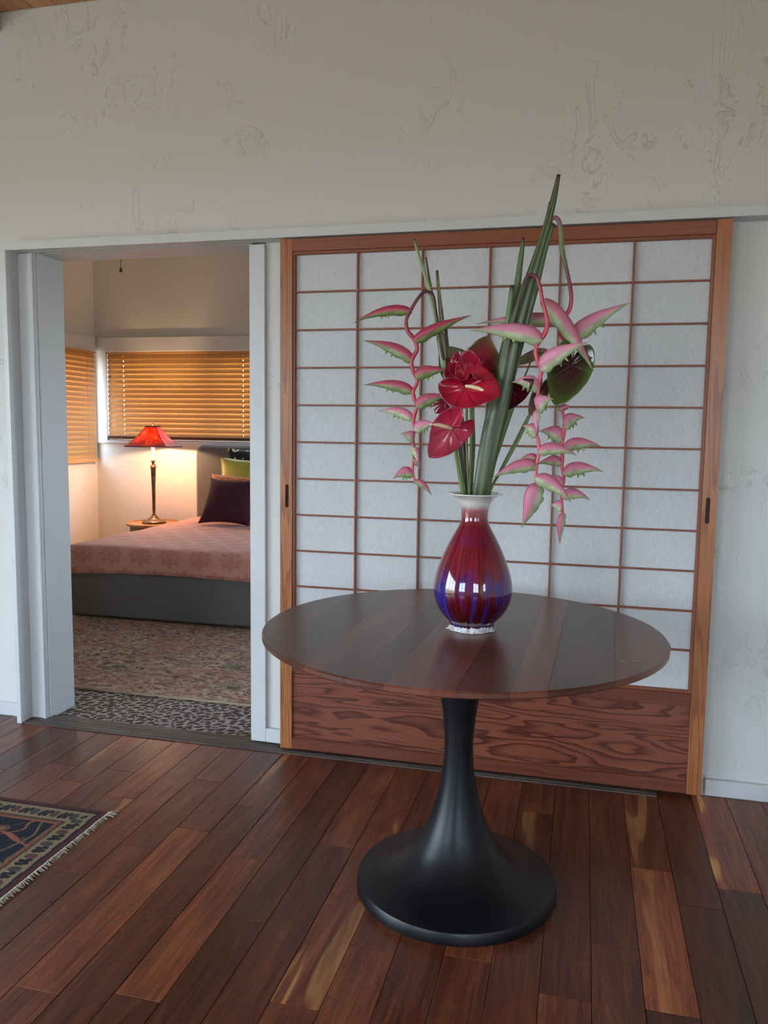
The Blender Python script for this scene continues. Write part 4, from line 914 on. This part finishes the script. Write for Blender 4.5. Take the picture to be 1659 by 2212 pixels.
blind('venetian_blind', 'orange wooden blind on the side window left of the bedroom corner', 'y', BX0 + .052, 2.95, 3.755, .985, 2.02, 22, radians(67), [3.15, 3.60], False)

# ------------------------------------------------------------------ bed
BD = root('upholstered_bed', (-1.35, 2.7, .008), 'grey upholstered bed with headboard, foot end towards the doorway', 'bed')
bx0, bx1, by0, by1 = -2.285, -.45, 1.79, 3.66
def rbox(name, x0, x1, y0, y1, z0, z1, mt, par, r=.03, seg=3, **pr):
    o = box(name, x0, x1, y0, y1, z0, z1, mt, par, **pr)
    md = o.modifiers.new('b', 'BEVEL'); md.width = r; md.segments = seg; md.limit_method = 'ANGLE'
    o.data.polygons.foreach_set('use_smooth', [True] * len(o.data.polygons)); return o
rbox('side_frame', bx0, bx1, by0, by1, .022, .335, M['upholstery'], BD, .018)
for lx in (bx0 + .18, bx1 - .18):
    for ly in (by0 + .22, by1 - .2): box('leg', lx - .03, lx + .03, ly - .03, ly + .03, .0105, .04, M['wire'], BD)
hbm = MB(); hx0, hx1, hz = -2.25, -.43, 1.165; prof = []
for k in range(9): a_ = pi / 2 * k / 8; prof.append((hx0 + .09 - .09 * cos(a_), hz - .09 + .09 * sin(a_)))
prof += [(hx1 - .09 + .09 * sin(pi / 2 * k / 8), hz - .09 + .09 * cos(pi / 2 * k / 8)) for k in range(9)]
prof = [(hx0, .03)] + prof + [(hx1, .03)]; n_ = len(prof); ins_ = .018
cxm = mid(hx0, hx1)
def shr(p_, k): return (p_[0] + (k if p_[0] < cxm else -k), p_[1] - (k if p_[1] > .1 else 0))
lay = [[(*p_, 3.78) for p_ in prof], [(*p_, 3.68) for p_ in prof], [(*shr(p_, ins_), 3.662) for p_ in prof]]
vs = [(x, y, z) for L_ in lay for (x, z, y) in L_]
fs = [(l * n_ + i, l * n_ + (i + 1) % n_, (l + 1) * n_ + (i + 1) % n_, (l + 1) * n_ + i) for l in range(2) for i in range(n_)] + [tuple(range(n_)), tuple(range(3 * n_ - 1, 2 * n_ - 1, -1))]
mk('headboard', MB().add(vs, fs), M['upholstery'], BD)
# mattress and spread
rbox('mattress', bx0 + .015, bx1 - .015, by0 + .02, by1 - .005, .3352, .49, M['upholstery'], BD, .04)
nx, ny = 70, 64; vs = []; sx0, sx1, sy0, sy1 = bx0 - .012, bx1 + .012, by0 - .014, by1 - .01
drop = .20; top = .512; rr_ = .045
def sheet(u):  # u distance from the outer top edge: negative = hanging
    if u < 0: return 0.0, u
    if u < rr_: a_ = u / rr_ * pi / 2; return rr_ * (1 - cos(a_)), 0
    return u, 0
us = [-.185, -.15, -.11, -.07, -.03] + [0.0, .012, .025, .04, .055, .07]
def prof1(L_, both):
    out = [(0.0, -(u_ < 0) * 0 + u_) for u_ in ()]
    h = [(0.0, d) for d in (-.185, -.15, -.11, -.07, -.045)] + [(rr_ * (1 - cos(a_)), -rr_ + rr_ * sin(a_)) for a_ in (radians(x) for x in (0, 22, 45, 67, 90))]
    mid_n = 44; inner = [(rr_ + (L_ - rr_ * (2 if both else 1)) * k / mid_n, 0.0) for k in range(1, mid_n)]
    tail = [(L_ - p_, d) for p_, d in h[::-1]] if both else [(L_, 0.0)]
    return h + inner + tail
PX, PY = prof1(sx1 - sx0, True), prof1(sy1 - sy0, False)
for j, (py, dy) in enumerate(PY):
    for i, (px_, dx) in enumerate(PX):
        x, y = sx0 + px_, sy0 + py; z = top + min(dx, dy)
        hang = max(0, -min(dx, dy) - rr_) / .14
        if hang > 0:
            wv = .006 * sin(x * 23) + .004 * sin(y * 31 + 1)
            if dy <= dx: y += -.004 * hang + wv * hang * .6
            if dx <= dy: x += (-1 if px_ < 1 else 1) * (.004 + wv * .6) * hang
            if dy <= dx: z += .012 * hang * sin(x * 3.1 + .4) + .03 * hang * (x - sx0) / (sx1 - sx0) - .012 * hang
        else: z += .004 * sin(x * 5 + y * 3) + .003 * sin(y * 11) - .012 * max(0, 1 - (x - sx0) / .7) ** 2 * (1 if py > 0 else 0) + .030 * min(1, max(0, (y - 2.5) / .9)) * min(1, max(0, (x - sx0) / .35))
        vs.append((x, y, z))
nx, ny = len(PX), len(PY)
fs = [(j * nx + i, j * nx + i + 1, (j + 1) * nx + i + 1, (j + 1) * nx + i) for j in range(ny - 1) for i in range(nx - 1)]
sp = mk('bedspread', MB().add(vs, fs), M['damask'], None, smooth=True, org=(mid(sx0, sx1), mid(sy0, sy1), top), solid=.004, label='rose bedspread with woven medallions covering the grey bed', category='bedspread') if False else None
o = mk('bedspread', MB().add(vs, fs), M['damask'], None, smooth=True, org=(mid(sx0, sx1), mid(sy0, sy1), top), solid=.004)
props(o, 'rose bedspread with darker woven medallions, draped over the grey bed', 'bedspread')

def pillow(name, label, cx, cy, cz, w, h, t, lean, yaw, mt, group=None, seed=0):
    """centre of the cushion, leaning back by lean about the x axis"""
    n_ = 20; vs = []; rs = random.Random(seed)
    Rm_ = Matrix.Rotation(yaw, 3, 'Z') @ Matrix.Rotation(-lean, 3, 'X')
    def P(u, v, side):
        pin = 1 - .12 * (1 - abs(u) ** 2) * (abs(v) ** 3); pin2 = 1 - .10 * (1 - abs(v) ** 2) * (abs(u) ** 3)
        th_ = t / 2 * ((1 - abs(u) ** 2.6) * (1 - abs(v) ** 2.6)) ** .55
        th_ += .004 * sin(u * 7 + v * 5 + seed) * (1 - u * u) * (1 - v * v)
        p_ = Vector((u * w / 2 * pin2, -side * (th_ + .003), v * h / 2 * pin)); p_ = Rm_ @ p_
        return Vector((cx, cy, cz)) + p_
    for side in (1, -1):
        for j in range(n_ + 1):
            for i in range(n_ + 1): vs.append(P(-1 + 2 * i / n_, -1 + 2 * j / n_, side))
    m_ = n_ + 1; fs = []
    for j in range(n_):
        for i in range(n_):
            a_ = j * m_ + i; fs.append((a_, a_ + 1, a_ + 1 + m_, a_ + m_)); b_ = a_ + m_ * m_; fs.append((b_, b_ + m_, b_ + m_ + 1, b_ + 1))
    bd = [i for i in range(m_)] + [j * m_ + n_ for j in range(1, m_)] + [n_ * m_ + i for i in range(n_ - 1, -1, -1)] + [j * m_ for j in range(n_ - 1, 0, -1)]
    for k in range(len(bd)): a_, b_ = bd[k], bd[(k + 1) % len(bd)]; fs.append((b_, a_, a_ + m_ * m_, b_ + m_ * m_))
    o_ = mk(name, MB().add(vs, fs), mt, None, smooth=True, org=(cx, cy, cz)); props(o_, label, 'pillow', group); return o_
TPZ = .545
pillow('square_pillow', 'black pillow printed with pale retro circles, topmost against the headboard', -1.56, 3.575, .94, .68, .42, .11, radians(12), radians(3), M['circles'], seed=1)
pillow('square_pillow', 'chartreuse green pillow between the black circle one and the orange one', -1.57, 3.435, .845, .70, .46, .11, radians(14), 0, M['lime'], seed=2)
pillow('square_pillow', 'orange patterned pillow just behind the dark plum pillow', -1.60, 3.275, .73, .66, .42, .11, radians(18), 0, M['brocade'], seed=3)
pillow('square_pillow', 'dark plum pillow leaning in front of all the others', -1.63, 3.045, .725, .47, .42, .12, radians(30), radians(-5), M['plum'], seed=4)
pillow('square_pillow', 'rust red pillow peeking out to the right of the plum one', -1.23, 3.10, .70, .44, .40, .13, radians(26), 0, M['rust'], seed=5)

# ------------------------------------------------------------------ nightstand and lamp
NX, NY = -2.56, 3.46
NSR = .238
ns = root('round_nightstand', (NX, NY, .0), 'round carved drum side table with honey wood top beside the bed', 'side table')
tp = mk('top', MB().lathe([(.0001, .445), (NSR, .445), (NSR + .006, .452), (NSR + .006, .464), (NSR, .470), (NSR - .008, .468), (NSR - .010, .460), (.0001, .460)], (NX, NY, 0), 48), M['honey'], ns, smooth=True, angle=35)
mk('drum', MB().lathe([(.0001, .008), (.2, .008), (.205, .02), (.205, .43), (.2, .445), (.0001, .445)], (NX, NY, 0), 48), M['carved'], ns, smooth=True, angle=35)
cv = MB()
for k in range(28):
    a_ = 2 * pi * k / 28
    for (zc, sg) in ((.33, 1), (.33, -1), (.20, 1), (.20, -1), (.08, 1), (.08, -1)):
        a1_ = a_ + sg * .10; p0 = (NX + .207 * cos(a_), NY + .207 * sin(a_), zc - .05); p1 = (NX + .207 * cos(a1_), NY + .207 * sin(a1_), zc + .05)
        cv.tube([p0, p1], .006, 4)
    cv.box(NX + .204 * cos(a_ + .11) - .004, NX + .204 * cos(a_ + .11) + .004, NY + .204 * sin(a_ + .11) - .004, NY + .204 * sin(a_ + .11) + .004, .03, .43)
mk('carved_fretwork', cv, M['carved'], ns, kind='stuff')
LP = root('table_lamp', (NX, NY, .4605), 'lit bronze column lamp with a red-orange mica shade on the round nightstand', 'lamp')
LB = .4605
mk('lamp_base', MB().lathe(smoothp([(.0001, .0), (.100, .0), (.103, .008), (.098, .018), (.080, .028), (.055, .038), (.035, .055), (.022, .072)], 2) + [(.0001, .074)], (NX, NY, LB), 40), M['bronze'], LP, smooth=True)
mk('column', MB().lathe([(.0001, .07), (.014, .072), (.017, .082), (.011, .090), (.013, .100), (.016, .30), (.022, .48), (.024, .50), (.030, .505), (.026, .515), (.013, .53), (.011, .545), (.02, .555), (.018, .565), (.0001, .567)], (NX, NY, LB), 20), M['bronze'], LP, smooth=True, angle=40)
mk('candle_sleeve', MB().lathe([(.0001, .566), (.014, .566), (.014, .68), (.0001, .681)], (NX, NY, LB), 16), M['candle'], LP, smooth=True, angle=40)
z0, z1 = 1.152, 1.325
shd = MB(); ns_ = 8; pr_ = [(.262, z0), (.212, z0 + .030), (.160, z0 + .070), (.110, z0 + .120), (.066, z1)]
a0s = radians(11); vs = []
for r_, z in pr_:
    for k in range(ns_): a_ = a0s + 2 * pi * k / ns_; vs.append((NX + r_ * cos(a_), NY + r_ * sin(a_), z))
fs = [(i * ns_ + k, i * ns_ + (k + 1) % ns_, (i + 1) * ns_ + (k + 1) % ns_, (i + 1) * ns_ + k) for i in range(4) for k in range(ns_)]
sh = mk('lamp_shade', shd.add(vs, fs), M['mica'], LP, solid=.0015)
for k in range(ns_):
    mk('rib', MB().tube([tuple(vs[i * ns_ + k]) for i in range(5)], .0022, 5, up=Vector((.1, 0, 1))), M['wire'], sh)
for r_, z, h in ((.264, z0 - .004, .008), (.068, z1 - .004, .012)):
    vv = []
    for rr2, zz in ((r_ - .003, z), (r_ + .001, z), (r_ + .001, z + h), (r_ - .003, z + h)):
        for k in range(ns_): a_ = a0s + 2 * pi * k / ns_; vv.append((NX + rr2 * cos(a_), NY + rr2 * sin(a_), zz))
    mk('shade_rim', MB().add(vv, [(i * ns_ + k, i * ns_ + (k + 1) % ns_, ((i + 1) % 4) * ns_ + (k + 1) % ns_, ((i + 1) % 4) * ns_ + k) for i in range(4) for k in range(ns_)]), M['wire'], sh)
mk('finial', MB().lathe([(.0001, .0), (.006, .002), (.009, .010), (.005, .018), (.0001, .020)], (NX, NY, z1 + .012), 10), M['bronze'], LP, smooth=True)
mk('harp', MB().tube([(NX, NY, LB + .68), (NX, NY, z1 + .014)], .002, 6).tube([(NX - .066, NY, z1), (NX + .066, NY, z1)], .0018, 5), M['bronze'], LP)
pl = bpy.data.lights.new('lamp_bulb', 'POINT'); pl.energy = 15; pl.color = (1.0, .68, .38); pl.shadow_soft_size = .025
lo = bpy.data.objects.new('lamp_bulb', pl); COL.objects.link(lo); lo.location = (NX + .012, NY - .03, 1.215)

# ceiling fan chain hanging in the bedroom
FN = root('fan_pull_chain', (-1.933, 2.0, 2.40), 'small dark pull chain hanging high in the bedroom doorway', 'pull chain')
fc = MB(); fc.tube([(-1.933, 2.0, BZ1), (-1.933, 2.0, 2.52)], .006, 8)
mk('down_rod', fc, M['bronze'], FN)
mk('hub', MB().lathe([(.0001, .0), (.016, .004), (.020, .014), (.012, .026), (.0001, .03)], (-1.94, 2.0, 2.495), 12), M['bronze'], FN, smooth=True)
ch = MB(); ch.tube([(-1.933, 1.995, 2.50), (-1.934, 1.995, 2.44), (-1.935, 1.995, 2.41)], .0022, 6); mk('chain', ch, M['wire'], FN)
mk('pull_bead', MB().lathe([(.0001, .035), (.005, .030), (.011, .012), (.009, .002), (.0001, .0)], (-1.935, 1.995, 2.375), 12), M['bronze'], FN, smooth=True)
